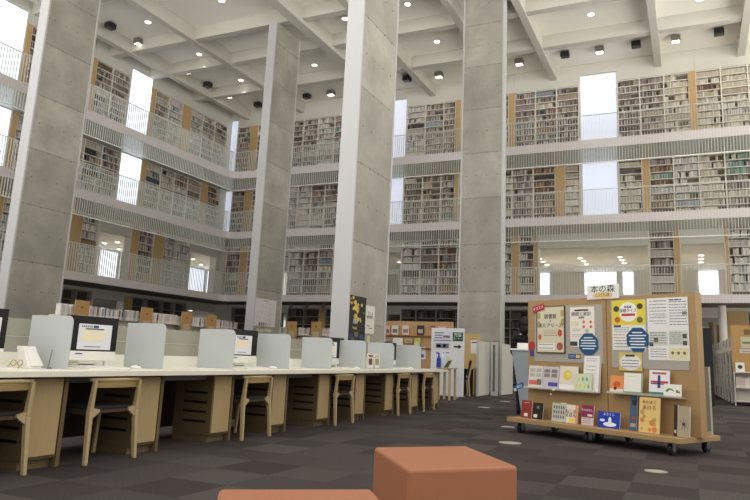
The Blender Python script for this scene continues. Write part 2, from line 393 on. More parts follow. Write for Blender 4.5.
for (side, lev), runs in LAY.items():
    z0, z1 = LEVZ[lev]; zs = SHTOP[lev]; wall = MB(); prev = None; cnt = 0
    start = pos(side, lev, runs[0][1][0])
    ends = []
    lim0 = (WX if side == 'back' else YL); lim1 = (XR if side == 'back' else WY+.35)
    cur = lim0
    for kind, xs in runs:
        P = [pos(side, lev, x) for x in xs]
        a, b = P[0], P[-1]
        if a > cur+.01: wall.box(cur, a, .0, .35, z0, z1)
        if kind == S_:
            wall.box(a, b, .305, .35, z0, zs)
            if zs < z1-.05: wall.box(a, b, .0, .35, zs, z1)
            for u0, u1 in zip(P, P[1:]):
                cnt += 1
                bookcase(side, lev, u0, u1, '%s book-filled bay on the %s, %s from the left along the %s wall' % ('dark metal' if lev == 1 else 'white', LN[lev], ORD[min(cnt-1, 24)], side))
        elif kind == W_:
            wall.box(a, b, .02, .35, z0, z1 if lev < 4 else z1)
            trim(put(MB().box(a+.004, b-.004, -.02, .02, z0, zs), side), WOOD)
        elif kind == G_:
            zt = 12.78 if lev == 4 else z1
            window(side, a, b, z0+.02, zt-.01)
            wall.box(a, b, .2, .35, z0, z1)
            if zt < z1-.05: wall.box(a, b, 0, .2, zt, z1)
        elif kind == O_:
            zh = {2: 5.5, 1: 2.75}[lev]
            wall.box(a, b, 0, .35, zh, z1)
            trim(put(MB().box(a, a+.03, -.01, .36, z0, zh).box(b-.03, b, -.01, .36, z0, zh), side), WHITE)
        cur = b
    if cur < lim1-.02: wall.box(cur, lim1, 0, .35, z0, z1)
    o = struct(put(wall, side).build('wall_%s' % side, WALLM))
    if side == 'left': # mirrored winding is repaired
        bm = bmesh.new(); bm.from_mesh(o.data); bmesh.ops.recalc_face_normals(bm, faces=bm.faces); bm.to_mesh(o.data); bm.free()

# rooms behind the openings of the lowest gallery and the ground floor
BZ = mat('reading_room_beige', (206, 204, 190), .7)
def backroom(side, y1, z0, z1, a, b, ln):
    m = MB(); m.box(a, b, .36, y1, z1, z1+.1)
    trim(put(m, side), CEIL)
    f = MB(); f.box(a, b, y1, y1+.1, z0, z1); trim(put(f, side), BZ)
    if z0 > 1: trim(put(MB().box(a, b, .36, y1, z0-.1, z0), side), mat('upper_room_floor', (150, 140, 124), .7))
backroom('back', 7.4, F2T, 5.5, WX, XR, 2)
backroom('left', 4.3, F2T, 5.5, YL, 37, 2)
backroom('back', 8, 0, 2.95, WX, XR, 1)
backroom('left', 8, 0, 2.95, YL, 37, 1)
def far_window(side, a, b, z0, z1, d):
    wn_[0] += 1
    loc = ((a+b)/2, WY+d, z0) if side == 'back' else (WX-d, (a+b)/2, z0)
    r = struct(empty('window_%d' % wn_[0], loc, 0 if side == 'back' else pi/2)); h = (b-a)/2
    MB().box(-h, h, 0, .02, 0, z1-z0).build('pane', WINM, r)
    MB().box(-h-.03, -h, -.02, .02, 0, z1-z0).box(h, h+.03, -.02, .02, 0, z1-z0).build('window_frame', WHITE, r)
d7 = 7.34
for x0, x1 in ((538.5, 550), (584, 617), (622, 634), (698, 719)):
    a = onY(x0, 280, WY+d7).x; b = onY(x1, 280, WY+d7).x
    far_window('back', a+.03, b-.03, F2T+.05, 5.44, d7)
for x0, x1 in ((-18.2, -16.4), (-9.6, -8.0), (-14.5, -13.4)):
    far_window('back', x0, x1, F2T+.05, 5.44, d7)
for x0, x1 in ((98, 117.5), (120.5, 134), (190, 206), (208, 222)):
    a = onX(x0, 262, WX-4.24).y; b = onX(x1, 262, WX-4.24).y
    far_window('left', a+.05, b-.05, F2T+.05, 5.44, 4.24)
# thin white columns in the upper reading room
# small downlights in the ceilings of the side rooms
def downlight(x, y, z, r, label, grp, mtl=None, power=0):
    t = empty('downlight', (x, y, z), 0, label, 'ceiling light', grp)
    MB().cyl((0, 0, -.012), (0, 0, 0), r*1.25, r*1.25, 20).build('trim_ring', WHITE, t)
    MB().cyl((0, 0, -.018), (0, 0, -.012), r, r, 20).build('lamp_lens', mtl or LAMPM, t)
    if power:
        l = bpy.data.lights.new('lamp', 'AREA'); l.shape = 'DISK'; l.size = r*2; l.energy = power; l.color = (1, .99, .97); l.spread = radians(70)
        lo = bpy.data.objects.new('lamp', l); C.objects.link(lo); lo.parent = t; lo.location = (0, 0, -.03)
    return t
for px, py in ((539.5, 258.7), (543, 261.5), (547, 264.7), (580, 258), (583.5, 261), (586.5, 264), (620, 257), (622, 260), (624, 263), (701, 255), (701, 258.5), (700.5, 262)):
    p = onZ(px, py, 5.5)
    downlight(p.x, p.y, 5.5, .1, 'small round lamp in the ceiling behind the lowest gallery opening', 'ceiling lamps in the reading room behind the lowest gallery', power=30)
for px, py in ((104.5, 243), (117.5, 242), (119, 249), (193, 259), (201, 264.5), (212, 265), (399.5, 262)):
    side = 'left' if px < 230 else 'back'
    p = onZ(px, py, 5.5)
    if (side == 'left' and WX-4 < p.x < WX-.5) or (side == 'back' and p.y > WY+.5):
        downlight(p.x, p.y, 5.5, .1, 'small round lamp glowing in the side room of the lowest gallery', 'ceiling lamps in the side rooms of the lowest gallery', power=30)

for k_, (x_, y_) in enumerate(((WX-2.5, 20.5), (WX-2.5, 24), (WX-3, 28.5), (WX-3, 32), (-15, WY+3), (-9, WY+3), (-.2, WY+3))):  # lamps added to brighten the ground floor side rooms
    downlight(x_, y_, 2.95, .1, 'added round lamp brightening the ground floor room behind the dark shelves', 'added lamps brightening the ground floor side rooms', power=35)
# ------------------------------------------------ ceiling lights of the hall
k = 0
RL = [(148, 22), (221.7, .5), (199, 54), (241, 80), (345, 18.5), (314.6, 65), (407.6, 4), (437, 41.4), (591, 14.2), (700, -1)]
RN = ['above the upper left bay beside the first concrete column', 'left of the second column at the top of the picture', 'between the crossing beams left of the second column', 'low and close left of the second column', 'just left of the tallest concrete column at its top', 'right of the second column, lower of that bay', 'right of the tallest column at the picture top', 'between the tallest column and the back column', 'right of the back column over the bright window', 'over the far right ceiling bay']
for (px, py), nm in zip(RL, RN):
    p = onZ(px, py, SLAB)
    downlight(p.x, p.y, SLAB, .11, 'glowing round ceiling lamp '+nm, 'round lamps of the hall ceiling', power=DOWNLIGHT_W)
for X in (-.5, 3.0):
    for Y in (14, 18): downlight(X, Y, SLAB, .11, 'glowing round ceiling lamp above the picture on the right', 'round lamps of the hall ceiling', power=DOWNLIGHT_W)
def flood(px, py, lit, label):
    p = onZ(px, py, SLAB-.12)
    wall_left = px < 235
    t = empty('floodlight', (p.x, p.y, SLAB), -pi/2 if wall_left else pi, label, 'floodlight', 'lit square floodlights' if lit else 'dark square floodlights')
    MB().box(-.2, .2, -.17, .17, -.32, -.06).build('housing', FIXD if not lit else mat('lit_housing', (120, 116, 106), .5), t, bevel=.02)
    MB().box(-.03, .03, -.03, .03, -.06, 0.0).build('bracket', FIXD, t)
    MB().box(-.16, .16, -.13, .13, -.328, -.32).build('lamp_lens', SPOTM if lit else mat('lens_dark', (70, 72, 78), .2, .5), t)
    t.scale = (.85, .85, .85)
for (px, py), nm in zip([(139, 41), (187, 69.5), (228.7, 94), (331, 92), (439, 74), (519.4, 61.2), (599.5, 49), (675.6, 38)], ['nearest the first column', 'in the middle of the left row', 'above the far left corner', 'between the second and tallest columns', 'left of the back column', 'right of the back column', 'above the bright top window', 'at the far right']):
    flood(px, py, True, 'lit square floodlight under the ceiling '+nm)
for (px, py), nm in zip([(110.5, 25), (208, 84), (258, 104), (307, 95.5), (407, 78), (565, 53.6), (636, 43.6), (719, 31)], ['nearest the first column', 'between two lit ones on the left', 'at the left corner beside the second column', 'right of the second column', 'right of the tallest column', 'left of the bright top window', 'right of the bright top window', 'at the far right']):
    flood(px, py, False, 'unlit dark floodlight under the ceiling '+nm)

# ------------------------------------------------ railings
def railing(side, lev, label):
    zt = {2: 4.45, 3: 7.36, 4: 10.3}[lev]; zb = {2: F2T-.0, 3: 5.47, 4: 8.43}[lev]
    zf = {2: F2B, 3: F3B, 4: F4B}[lev]
    b = MB(); a0, a1 = (GX+.05, XR) if side == 'back' else (YL, GY-.05)
    loc = (0, GY+.037, 0) if side == 'back' else (GX-.037, 0, 0)
    r = empty('gallery_railing', loc, 0, label, 'railing', 'gallery railings')
    n = int((a1-a0)/.1)
    for i in range(n):
        x = a0+i*.1
        z_ = zb if lev > 2 else zf
        if side == 'back': b.box(x, x+.011, -.04, 0, z_, zt)
        else: b.box(0, .04, x, x+.011, z_, zt)
    b.build('baluster_panel', BARM, r)
    t = MB()
    if side == 'back': t.box(a0, a1, -.05, .0, zt, zt+.02)
    else: t.box(0, .05, a0, a1, zt, zt+.02)
    t.build('top_rail', BARM, r)
    if lev > 2:
        t = MB()
        if side == 'back': t.box(a0, a1, -.05, .0, zb-.03, zb)
        else: t.box(0, .05, a0, a1, zb-.03, zb)
        t.build('bottom_rail', mat('rail_bright', (236, 235, 228), .4), r)
for side in ('back', 'left'):
    for lev in (2, 3, 4):
        railing(side, lev, 'pale thin-barred railing along the %s on the %s wall' % (LN[lev], side))

# ------------------------------------------------ concrete wall-columns
def column(x, y, along, length, t, z1, label):
    r = empty('concrete_column', (x, y, 0), 0, label, 'column', 'concrete columns')
    if along == 'Y':   # x,y = centre of the near white end
        MB().box(-t/2, t/2, .05, length-.05, 0, z1).build('concrete_core', CONC, r)
        for a, b in ((0, .05), (length-.05, length)): MB().box(-t/2-.015, t/2+.02, a, b, 0, z1).build('white_end_plate', STEEL, r)
        m = MB()
        zz = .74
        while zz < z1-.2:
            for yy in (.25, .62, 1.0, 1.37): m.cyl((t/2, yy, zz), (t/2+.002, yy, zz), .018, n=8)
            zz += 1.48/2
        m.build('tie_hole', mat('tie_hole_dark', (104, 100, 92), .9), r)
    else:
        MB().box(.05, length-.05, 0, t, 0, z1).build('concrete_core', CONC, r)
        for a, b in ((0, .05), (length-.05, length)): MB().box(a, b, -.015, t+.02, 0, z1).build('white_end_plate', STEEL, r)
        m = MB(); zz = .74
        while zz < z1-.2:
            for xx in (.2, .53, .86, 1.2): m.cyl((xx, -.002, zz), (xx, 0, zz), .018, n=8)
            zz += 1.48/2
        m.build('tie_hole', mat('tie_hole_dark', (104, 100, 92), .9), r)
    return r
L0 = 1.62
column(-9.68*L0-.13, 6.95*L0, 'Y', L0, .3, BB, 'broad concrete column with white edges at the far left of the hall')
column(-8.18*L0-.13, 11.3*L0, 'Y', L0, .29, 12.62, 'concrete column with a white face and pale poster, its top meeting the ceiling beams')
column(-3.42*L0-.15, 6.42*L0, 'Y', L0, .31, SLAB, 'nearest tall concrete column with a wide white face and dark poster')
column(-.336*19.6, 19.6, 'X', 1.394, .31, SLAB, 'frontal concrete column with white edges standing before the back galleries')

# ================================================================= DESK ROW
DX = -4.33                      # front edge of the worktop
desk = empty('reading_desk', (0, 0, 0), 0, 'long white-topped study desk running along the hall on the left', 'desk')
MB().box(-5.32, DX, 1.6, 12.35, .675, .72).build('worktop', DESKW, desk, bevel=.004)
MB().box(-5.3, -5.27, 1.7, 12.3, .08, .675).build('back_panel', mat('desk_back_dark', (70, 60, 48), .7), desk)
APRON_X = -4.6
PY = [2.49, 3.535, 4.58, 5.63, 6.68, 7.74, 8.785, 9.84, 10.92, 11.96]
for q0, q1 in zip(PY, PY[1:]): MB().box(-4.6, -4.58, q0+.325, q1-.005, .615, .675).build('apron', APRON, desk)
def pedestal(y, label):
    r = empty('desk_pedestal', (-4.47, y, 0), 0, label, 'drawer unit', 'wooden pedestal units under the long desk')
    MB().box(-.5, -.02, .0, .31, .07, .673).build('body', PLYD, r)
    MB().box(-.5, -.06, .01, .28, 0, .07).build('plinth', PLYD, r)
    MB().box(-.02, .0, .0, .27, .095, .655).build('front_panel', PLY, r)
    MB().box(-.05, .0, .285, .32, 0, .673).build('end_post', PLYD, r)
    for z in (.19, .285, .38, .475): MB().box(-.38, -.08, -.003, 0.002, z, z+.022).build('slot', SLOT, r)
    return r
pn = ['mostly outside the left edge of the picture', 'at the far left, behind the first chair', 'right of the second chair from the left', 'right of the empty knee space after the second chair', 'right of the third chair', 'between the third and fourth chairs beside an open knee space', 'right of the fourth chair', 'right of the open knee space after the fourth chair', 'between the two farthest chairs', 'at the far right end of the desk']
ped0 = pedestal(PY[0], 'plywood pedestal '+pn[0])
for y, nm in list(zip(PY, pn))[1:]: copy_thing(ped0, (-4.47, y, 0), label='plywood pedestal '+nm)

def chair(y, label):
    r = empty('dining_chair' if 0 else 'study_chair', (-4.38, y, 0), 0, label, 'chair', 'wooden chairs pushed under the long desk')
    hw = .245
    def legmb(sy, rear):
        m = MB(); y0 = sy*hw
        if rear:
            pts = [(0.03, y0*1.03, 0), (0.0, y0*.97, .4), (.02, y0*.96, .64)]; ws = [(.017, .014), (.022, .018), (.016, .013)]
        else:
            pts = [(-.43, y0*1.0, 0), (-.4, y0*.93, .42)]; ws = [(.014, .014), (.02, .018)]
        for (p, q, a, b) in zip(pts, pts[1:], ws, ws[1:]):
            P = [(p[0]-a[0], p[1]-a[1], p[2]), (p[0]+a[0], p[1]-a[1], p[2]), (p[0]+a[0], p[1]+a[1], p[2]), (p[0]-a[0], p[1]+a[1], p[2]),
                 (q[0]-b[0], q[1]-b[1], q[2]), (q[0]+b[0], q[1]-b[1], q[2]), (q[0]+b[0], q[1]+b[1], q[2]), (q[0]-b[0], q[1]+b[1], q[2])]
            m.hexa(P)
        return m
    for sy in (-1, 1):
        legmb(sy, True).build('leg', CHW, r, bevel=.005); legmb(sy, False).build('leg', CHW, r, bevel=.005)
    # seat frame with flared corner brackets at the rear legs
    m = MB(); m.box(-.41, .0, -hw*.9, -hw*.9+.03, .37, .41); m.box(-.41, .0, hw*.9-.03, hw*.9, .37, .41)
    m.box(-.41, -.38, -hw*.9, hw*.9, .37, .41); m.box(-.03, .0, -hw*.9, hw*.9, .385, .41); m.build('seat_frame', mat('seat_frame_shaded', (70, 56, 44), .6), r); m = MB()  # under-desk darkness put into the frame colour
    for sy in (-1, 1):
        y0 = sy*hw*.93; y1 = sy*hw*.62
        poly = [(y0, .34), (y1, .395), (y1, .415), (y0, .43)]
        if sy > 0: poly = poly[::-1]
        m.prism([(a, b) for a, b in poly], -.02, .015, axis='x')
    m.build('corner_bracket', CHW, r)
    MB().prism([(-.42, -.2), (-.02, -.215), (0, -.15), (0, .15), (-.02, .215), (-.42, .2)], .41, .435).build('seat', SEATB, r, bevel=.008)
    # curved back rail
    m = MB(); n = 10; outer = []; inner = []
    for i in range(n+1):
        t = -1+2*i/n; yy = t*(hw+.02); xx = .045-.05*t*t
        outer.append((xx+.012, yy)); inner.append((xx-.016, yy))
    poly = inner[::-1]+outer
    m.prism(poly[::-1], .635, .662)
    m.build('back_rail', CHW, r, bevel=.01)
    m = MB(); outer = [(x-.005, y*.86) for x, y in outer]; inner = [(x+.008, y*.86) for x, y in inner]
    m.prism((inner[::-1]+outer)[::-1], .585, .64)
    m.build('backrest', mat('chair_back_ply', (150, 126, 82), .5), r)
    return r
CY_ = [3.215, 4.245, 6.24, 8.26, 10.34, 11.47]
cn = ['at the left edge of the picture', 'second from the left, below the nearest computer', 'third from the left, below the second computer', 'fourth from the left, below the third computer', 'fifth from the left, beside the far end of the desk', 'at the far right end of the desk']
c0 = chair(CY_[0], 'pale wooden low-backed chair, '+cn[0])
for y, nm in list(zip(CY_, cn))[1:]: copy_thing(c0, (-4.38, y, 0), label='pale wooden low-backed chair, '+nm)

# frosted dividers with one rounded corner
def divider(y, label, x0=-5.03, x1=-4.55, top=1.145):
    m = MB(); r = .06; h = top-.72
    poly = [(0, 0), (x1-x0, 0)]+[(x1-x0-r+r*cos(t), h-r+r*sin(t)) for t in [pi/2*k/6 for k in range(7)]]+[(0, h)]
    m.prism(poly[::-1], -.005, .005, axis='y')
    r_ = empty('desk_divider', (x0, y, .72), 0, label, 'divider', 'frosted dividers on the long desk')
    m.build('panel', ACR, r_)
    MB().box(.05, .1, -.012, .012, 0, .008).box(x1-x0-.1, x1-x0-.05, -.012, .012, 0, .008).build('foot', mat('divider_foot', (200, 202, 200), .4), r_)
dn = ['left of the nearest computer', 'right of the nearest computer', 'left of the second computer', 'right of the second computer', 'left of the third computer', 'right of the third computer by the column', 'left of the farthest computer', 'behind the farthest computer']
for y, nm in zip((3.89, 4.94, 6.0, 7.11, 8.17, 9.22, 10.27, 11.5), dn):
    divider(y, 'frosted pale rounded divider on the desk '+nm, x0=-5.2 if y > 11 else -5.03)
# long rear screen: white strip with reflection-tinted green glass above
for i, (y0, y1, nm) in enumerate(((3.0, 4.92, 'in front of the first concrete column'), (4.96, 6.98, 'between the first and second computers'), (7.02, 9.18, 'behind the third computer'), )):
    r = empty('desk_screen', (-5.3, y0, .72), 0, 'white and green reflection-tinted glass rear screen '+nm, 'desk screen', 'rear glass screens of the desk')
    MB().box(-.012, .012, 0, y1-y0, 0, .115).build('base_strip', LOWW, r)
    MB().box(-.004, .004, 0, y1-y0, .115, .4).build('glass', GLASS, r)
    MB().box(-.006, .008, 0, y1-y0, .245, .25).build('rail', mat('screen_rail', (186, 196, 184), .4), r)
r = empty('desk_screen', (-5.3, 9.22, .72), 0, 'low white rear screen along the far end of the desk', 'desk screen', 'rear glass screens of the desk')
MB().box(-.01, .01, 0, 3.1, 0, .115).build('base_strip', LOWW, r)

# computers
BLUE = flat('ink_blue', (60, 84, 150)); 
def computer(y0, y1, sy0, sy1, label, page=(222, 206, 160)):
    X = -5.0; w_ = y1-y0
    r = empty('desktop_computer', (X, y0, .72), 0, label, 'computer', 'all-in-one computers on the long desk')
    MB().box(-.03, 0, 0, w_, .145, .455).build('bezel', BLACK, r, bevel=.004)
    MB().box(-.03, 0.001, 0.0, w_, .06, .143).build('chin', mat('computer_white', (232, 230, 222), .35), r, bevel=.004)
    MB().box(-.12, -.03, w_*.35, w_*.65, .012, .03).box(-.05, -.03, w_*.35, w_*.65, .02, .2).box(-.12, .06, w_*.3, w_*.7, 0, .012).build('stand', mat('computer_white', (232, 230, 222), .35), r)
    a, b = sy0-y0, sy1-y0
    sc = MB(); sc.box(0, .003, a, b, .158, .385)
    s_ = sc.build('screen', mat('screen_glow', (200, 200, 204), .3, emit=.22), r)
    m = MB(); m.box(.003, .004, a+.2*(b-a), a+.75*(b-a), .335, .348, 1)
    m.box(.003, .004, a+.42*(b-a), a+.58*(b-a), .352, .375, 2)
    for k, z in enumerate((.31, .285, .26, .235)): m.box(.003, .004, a+.1*(b-a), b-.12*(b-a)-.02*k, z, z+.016, 0)
    m.box(.003, .004, a+.2*(b-a), a+.7*(b-a), .18, .187, 1)
    for k in range(6): m.box(.003, .004, a+(.08+.055*k)*(b-a), a+(.115+.055*k)*(b-a), .355, .37, 1)
    m.build('page_content', [flat('page_tint_%d' % page[0], page, emit=.15), flat('page_green', (92, 110, 96)), flat('page_blue', (52, 78, 110))], s_)
    MB().box(.001, .003, w_*.2, w_*.33, .115, .125).build('badge', flat('badge_blue', (66, 74, 150)), r)
    return r
computer(3.1, 3.655, 3.14, 3.6, 'partly cropped computer with bluish screen at the left picture edge', page=(96, 112, 156))
computer(4.22, 4.79, 4.34, 4.715, 'nearest black-framed computer showing a yellow web page')
computer(6.48, 7.05, 6.6, 6.93, 'second black-framed computer, between the second pair of dividers')
computer(8.78, 9.36, 8.84, 9.12, 'third computer, mostly hidden behind a divider before the tallest column')
computer(10.9, 11.4, 11.0, 11.3, 'farthest computer near the right end of the desk')
# keyboards and mice
def keyboard(y, label):
    r = empty('keyboard', (-4.72, y, .72), 0, label, 'keyboard', 'white keyboards on the long desk')
    MB().hexa([(.07, 0, 0), (.07, .43, 0), (-.07, .43, 0), (-.07, 0, 0), (.07, 0, .008), (.07, .43, .008), (-.07, .43, .02), (-.07, 0, .02)]).build('case', mat('computer_white', (232, 230, 222), .35), r)
    m = MB()
    for i in range(5):
        for j in range(14):
            xx = .055-i*.024; zz = .0095+i*.0021
            m.box(xx-.018, xx, .012+j*.0292, .012+j*.0292+.024, zz, zz+.006)
    m.build('keys', mat('key_white', (222, 220, 214), .5), r, bevel=0)
    return r
kb0 = keyboard(4.2, 'white keyboard in front of the nearest computer')
for y, nm in ((6.42, 'second computer'), (8.68, 'third computer'), (10.85, 'farthest computer'), (3.1, 'computer at the left picture edge')):
    copy_thing(kb0, (-4.72, y, .72), label='white keyboard in front of the '+nm)
def mouse(y, label):
    r = empty('mouse', (-4.68, y, .72), 0, label, 'computer mouse', 'white mice on the long desk')
    MB().sphere((0, 0, .012), .05, sc=(1.15, .62, .42), mi=0).build('shell', mat('computer_white', (232, 230, 222), .35), r)
    MB().cyl((.03, -.004, .033), (.03, .004, .033), .006).build('scroll_wheel', FIXD, r)
    return r
for o_ in [1]:
    m0 = mouse(4.74, 'white mouse right of the nearest keyboard')
    for y, nm in ((6.96, 'second keyboard from the left'), (9.2, 'third keyboard from the left'), (11.33, 'farthest keyboard')): copy_thing(m0, (-4.68, y, .72), label='white mouse right of the '+nm)

# small things on the desk
r = empty('paper_holder', (-4.78, 3.68, .72), .0, 'white tray holding slips of paper left of the nearest divider', 'paper holder')
m = MB(); m.hexa([(-.06, .0, 0), (.06, .0, 0), (.06, .12, 0), (-.06, .12, 0), (-.1, -.01, .17), (-.02, -.01, .17), (-.02, .1, .17), (-.1, .1, .17)])
m.build('box', mat('holder_white', (226, 222, 218), .5), r, bevel=.006)
MB().hexa([(.04, .02, .02), (.062, .02, .02), (.062, .13, .02), (.04, .1, .02), (-.03, .01, .165), (-.018, .01, .165), (-.018, .09, .165), (-.03, .09, .165)]).build('paper_slip', PAPER, r)
r = empty('pencil', (-4.66, 3.8, .72), 0, 'slim pencil leaning beside the white paper tray', 'pencil')
MB().cyl((0, 0, 0), (-.03, .045, .15), .004).build('shaft', flat('pencil_grey', (110, 104, 100)), r)
MB().cyl((0, 0, 0), (0.025, 0, 0), .012, .02).build('cup', flat('cup_grey', (130, 128, 124)), r)
r = empty('eyeglasses', (-4.66, 3.5, .72), 0, 'yellow-rimmed loaner reading glasses standing on the desk', 'glasses')
m = MB()
for yy in (0, .055):
    m.tube([(0, yy+.022*cos(t), .045+.022*sin(t)) for t in [2*pi*k/10 for k in range(11)]], .003, 6)
m.tube([(0, .022, .05), (0, .033, .05)], .003, 6)
m.build('rim', flat('glasses_yellow', (170, 140, 60)), r)
m = MB().tube([(0, -.022, .045), (-.05, -.02, .0)], .003, 6).tube([(0, .077, .045), (-.05, .075, .0)], .003, 6); m.build('temple', flat('glasses_yellow', (170, 140, 60)), r)
r = empty('tissue_cup', (-4.9, 7.62, .72), 0, 'small white rounded container between the second and third computers', 'container')
MB().cyl((0, 0, 0), (0, 0, .12), .06, .05, 20).build('body', PAPER, r); MB().cyl((0, 0, .12), (0, 0, .13), .05, .03, 20).build('lid', PAPER, r)
# brochure stand
r = empty('brochure_stand', (-4.75, 9.7, .72), 0, 'clear stand on the desk holding two picture leaflets before the tallest column', 'leaflet stand')
MB().box(-.06, .06, 0, .5, 0, .01).box(-.06, -.05, 0, .5, 0, .24).box(-.06, .03, -.004, 0, 0, .2).box(-.06, .03, .24, .244, 0, .2).build('holder', CLEAR, r)
def leaflet(y, c1, c2, label):
    t = empty('leaflet', (-4.76, y, .731), 0, label, 'leaflet')
    MB().box(-.012, 0, 0, .2, 0, .22).build('sheet', PAPER, t)
    MB().box(0, .001, .03, .17, .05, .15).build('picture', flat('pic_%d' % c1[0], c1), t)
    MB().box(0, .001, .015, .185, .17, .205).build('heading', flat('pic_%d' % c2[0], c2), t)
leaflet(9.73, (106, 72, 60), (150, 70, 58), 'leaflet with brown photo and red heading in the clear stand')
leaflet(9.98, (148, 150, 96), (182, 180, 150), 'leaflet with green and yellow picture in the clear stand')

# ================================================================= OTTOMANS
def ottoman(corners, z, label):
    r = empty('leather_ottoman', (0, 0, 0), 0, label, 'ottoman')
    c = sum(corners, Vector((0, 0)))/4; r.location = (c.x, c.y, 0)
    q = [p-c for p in corners]
    m = MB(); m.hexa([(p.x, p.y, .03) for p in q]+[(p.x, p.y, z) for p in q])
    m.build('upholstery', ORANGE, r, bevel=.018)
    m = MB()
    for p in q: m.cyl((p.x*.82, p.y*.82, 0), (p.x*.82, p.y*.82, .035), .02)
    m.build('foot', RUB, r)
def sq(p0, p1, s2):   # square-cornered plan from one edge
    u = (p1-p0); n = Vector((-u.y, u.x)).normalized(); return [p0, p1, p1+n*s2, p0+n*s2]
z = .42
A = Vector(onZ(374, 447, z)[:2]); B = Vector(onZ(408, 469, z)[:2]); D = Vector(onZ(518, 466, z)[:2])
ottoman([B, D, A+D-B, A], z, 'orange leather cube stool at the bottom centre, the taller-looking one on the right')
A = Vector(onZ(219, 488.5, z)[:2]); B = Vector(onZ(372, 488.5, z)[:2])
u_ = (B-A); nrm = Vector((u_.y, -u_.x)).normalized()
ottoman([A+nrm*.62, B+nrm*.62, B, A], z, 'orange leather stool cut off by the bottom picture edge')
for px, py, a in ((510, 443, .13), (656, 471.5, .1), (484, 407.5, .12), (505, 401.5, .13), (508, 427, .1)):
    p = onZ(px, py, 0)
    t = empty('floor_outlet', (p.x, p.y, 0), 0, 'round floor outlet cover '+{510: 'left below the book trolley', 656: 'in front of the right end of the trolley', 484: 'by the white partitions', 505: 'beyond the left end of the trolley', 508: 'under the left end of the trolley'}[px], 'floor outlet', 'floor outlet covers')
    MB().cyl((0, 0, 0), (0, 0, .004), a, a, 24).build('cover', mat('outlet_cover', (150, 142, 132), .6), t)
    MB().cyl((0, 0, .004), (0, 0, .0045), a*.7, a*.7, 24).build('lid', mat('outlet_lid', (162, 154, 144), .6), t)

# ================================================================= DISPLAY TROLLEY
F = Vector((-2.32, 9.05)); ANG = atan2(-.475, .88)
U2 = Vector((cos(ANG), sin(ANG))); V2 = Vector((-sin(ANG), cos(ANG)))
def W3(s, d, z): p = F+U2*s+V2*d; return Vector((p.x, p.y, z))
def onP(px, py, d):
    r0 = ray(px, py); n = V2; c = n.dot(F)+d; t = c/(n.x*r0.x+n.y*r0.y); p = r0*t+Vector((0, 0, EYE))
    return ((p.x-F.x)*U2.x+(p.y-F.y)*U2.y, p.z)
tr = empty('display_trolley', W3(0, 0, 0), ANG, 'wheeled wooden display board with posters and picture books on the right', 'display trolley')
MB().box(0, 2.45, 0, .86, .135, .192).build('base', WOODB, tr, bevel=.006)
BZT = 1.765; D0 = .35
m = MB()
m.box(.07, 1.335, D0, D0+.13, .192, BZT); m.box(1.345, 2.5, D0, D0+.13, .192, BZT)
m.build('board', WOODB, tr)
MB().box(1.335, 1.345, D0+.01, D0+.12, .192, BZT).build('seam', mat('seam_dark', (84, 58, 30), .7), tr)
a = onP(535, 307, D0); b = onP(603, 362, D0)
MB().box(.19, 1.29, D0-.006, D0, .94, 1.675).build('felt_panel', FELT, tr)
MB().box(1.41, 2.4, D0-.006, D0, .9, 1.715).build('felt_panel', FELT, tr)
MB().box(.09, 1.25, D0-.13, D0, .575, .585).box(.09, 1.25, D0-.13, D0-.125, .585, .605).build('ledge', CLEAR, tr)
MB().box(1.41, 2.36, D0-.13, D0, .592, .602).box(1.41, 2.36, D0-.13, D0-.125, .602, .622).build('ledge', CLEAR, tr)
MB().box(.15, 2.42, .72, .76, .192, .95).build('rear_panel', mat('rear_board_grey', (168, 170, 158), .8), tr)
MB().box(2.38, 2.42, D0+.13, .72, .192, .24).build('rear_brace', WOODB, tr)
def caster(s, d):
    m = MB(); m.cyl((s-.022, d, .062), (s+.022, d, .062), .062, .062, 18)
    c = m.build('caster', RUB, tr)
    MB().box(s-.03, s-.022, d-.03, d+.03, .05, .135).box(s+.022, s+.03, d-.03, d+.03, .05, .135).box(s-.04, s+.04, d-.04, d+.04, .128, .135).cyl((s-.03, d, .055), (s+.03, d, .055), .02).build('fork', MET, c)
for s_, d_ in ((.17, .1), (.2, .88), (1.1, .5), (1.23, .1), (1.35, .88), (2.3, .1), (2.33, .88)): caster(s_, min(d_, .76))

LD = D0-.0065
def plate(name, x0, y0, x1, y1, col, label, cat='poster', d=LD, th=.004, group=None):
    """sheet pinned to the felt; corners read off as top-left / bottom-right"""
    s0, z1 = onP(x0, y0, d); s1, z0 = onP(x1, y1, d)
    t = empty(name, W3((s0+s1)/2, d, z0), ANG, label, cat, group)
    hw = abs(s1-s0)/2; h = z1-z0
    MB().box(-hw, hw, -th, 0, 0, h).build('sheet', flat('sheet_%d_%d_%d' % col, col), t)
    return t, hw, h, -th
def rect(p, hw, h, y, u0, u1, v0, v1, col, name, lift=.001):
    return MB().box(-hw+2*hw*u0, -hw+2*hw*u1, y-lift, y, h*v0, h*v1).build(name, flat('c_%d_%d_%d' % col, col), p)
def disc(p, hw, h, y, u, v, r, col, name, lift=.001, sq=1, n=20):
    c = (-hw+2*hw*u, y, h*v); m = MB()
    m.prism([(c[0]+r*cos(2*pi*k/n), c[2]+r*sq*sin(2*pi*k/n)) for k in range(n)][::-1], y-lift, y, axis='y')
    return m.build(name, flat('c_%d_%d_%d' % col, col), p)
def txt(p, hw, h, y, s, u, v, size, col, sx=1):
    return text_mesh('lettering', s, size, flat('c_%d_%d_%d' % col, col), p, (-hw+2*hw*u, y-.0016, h*v), (pi/2, 0, 0), sx)
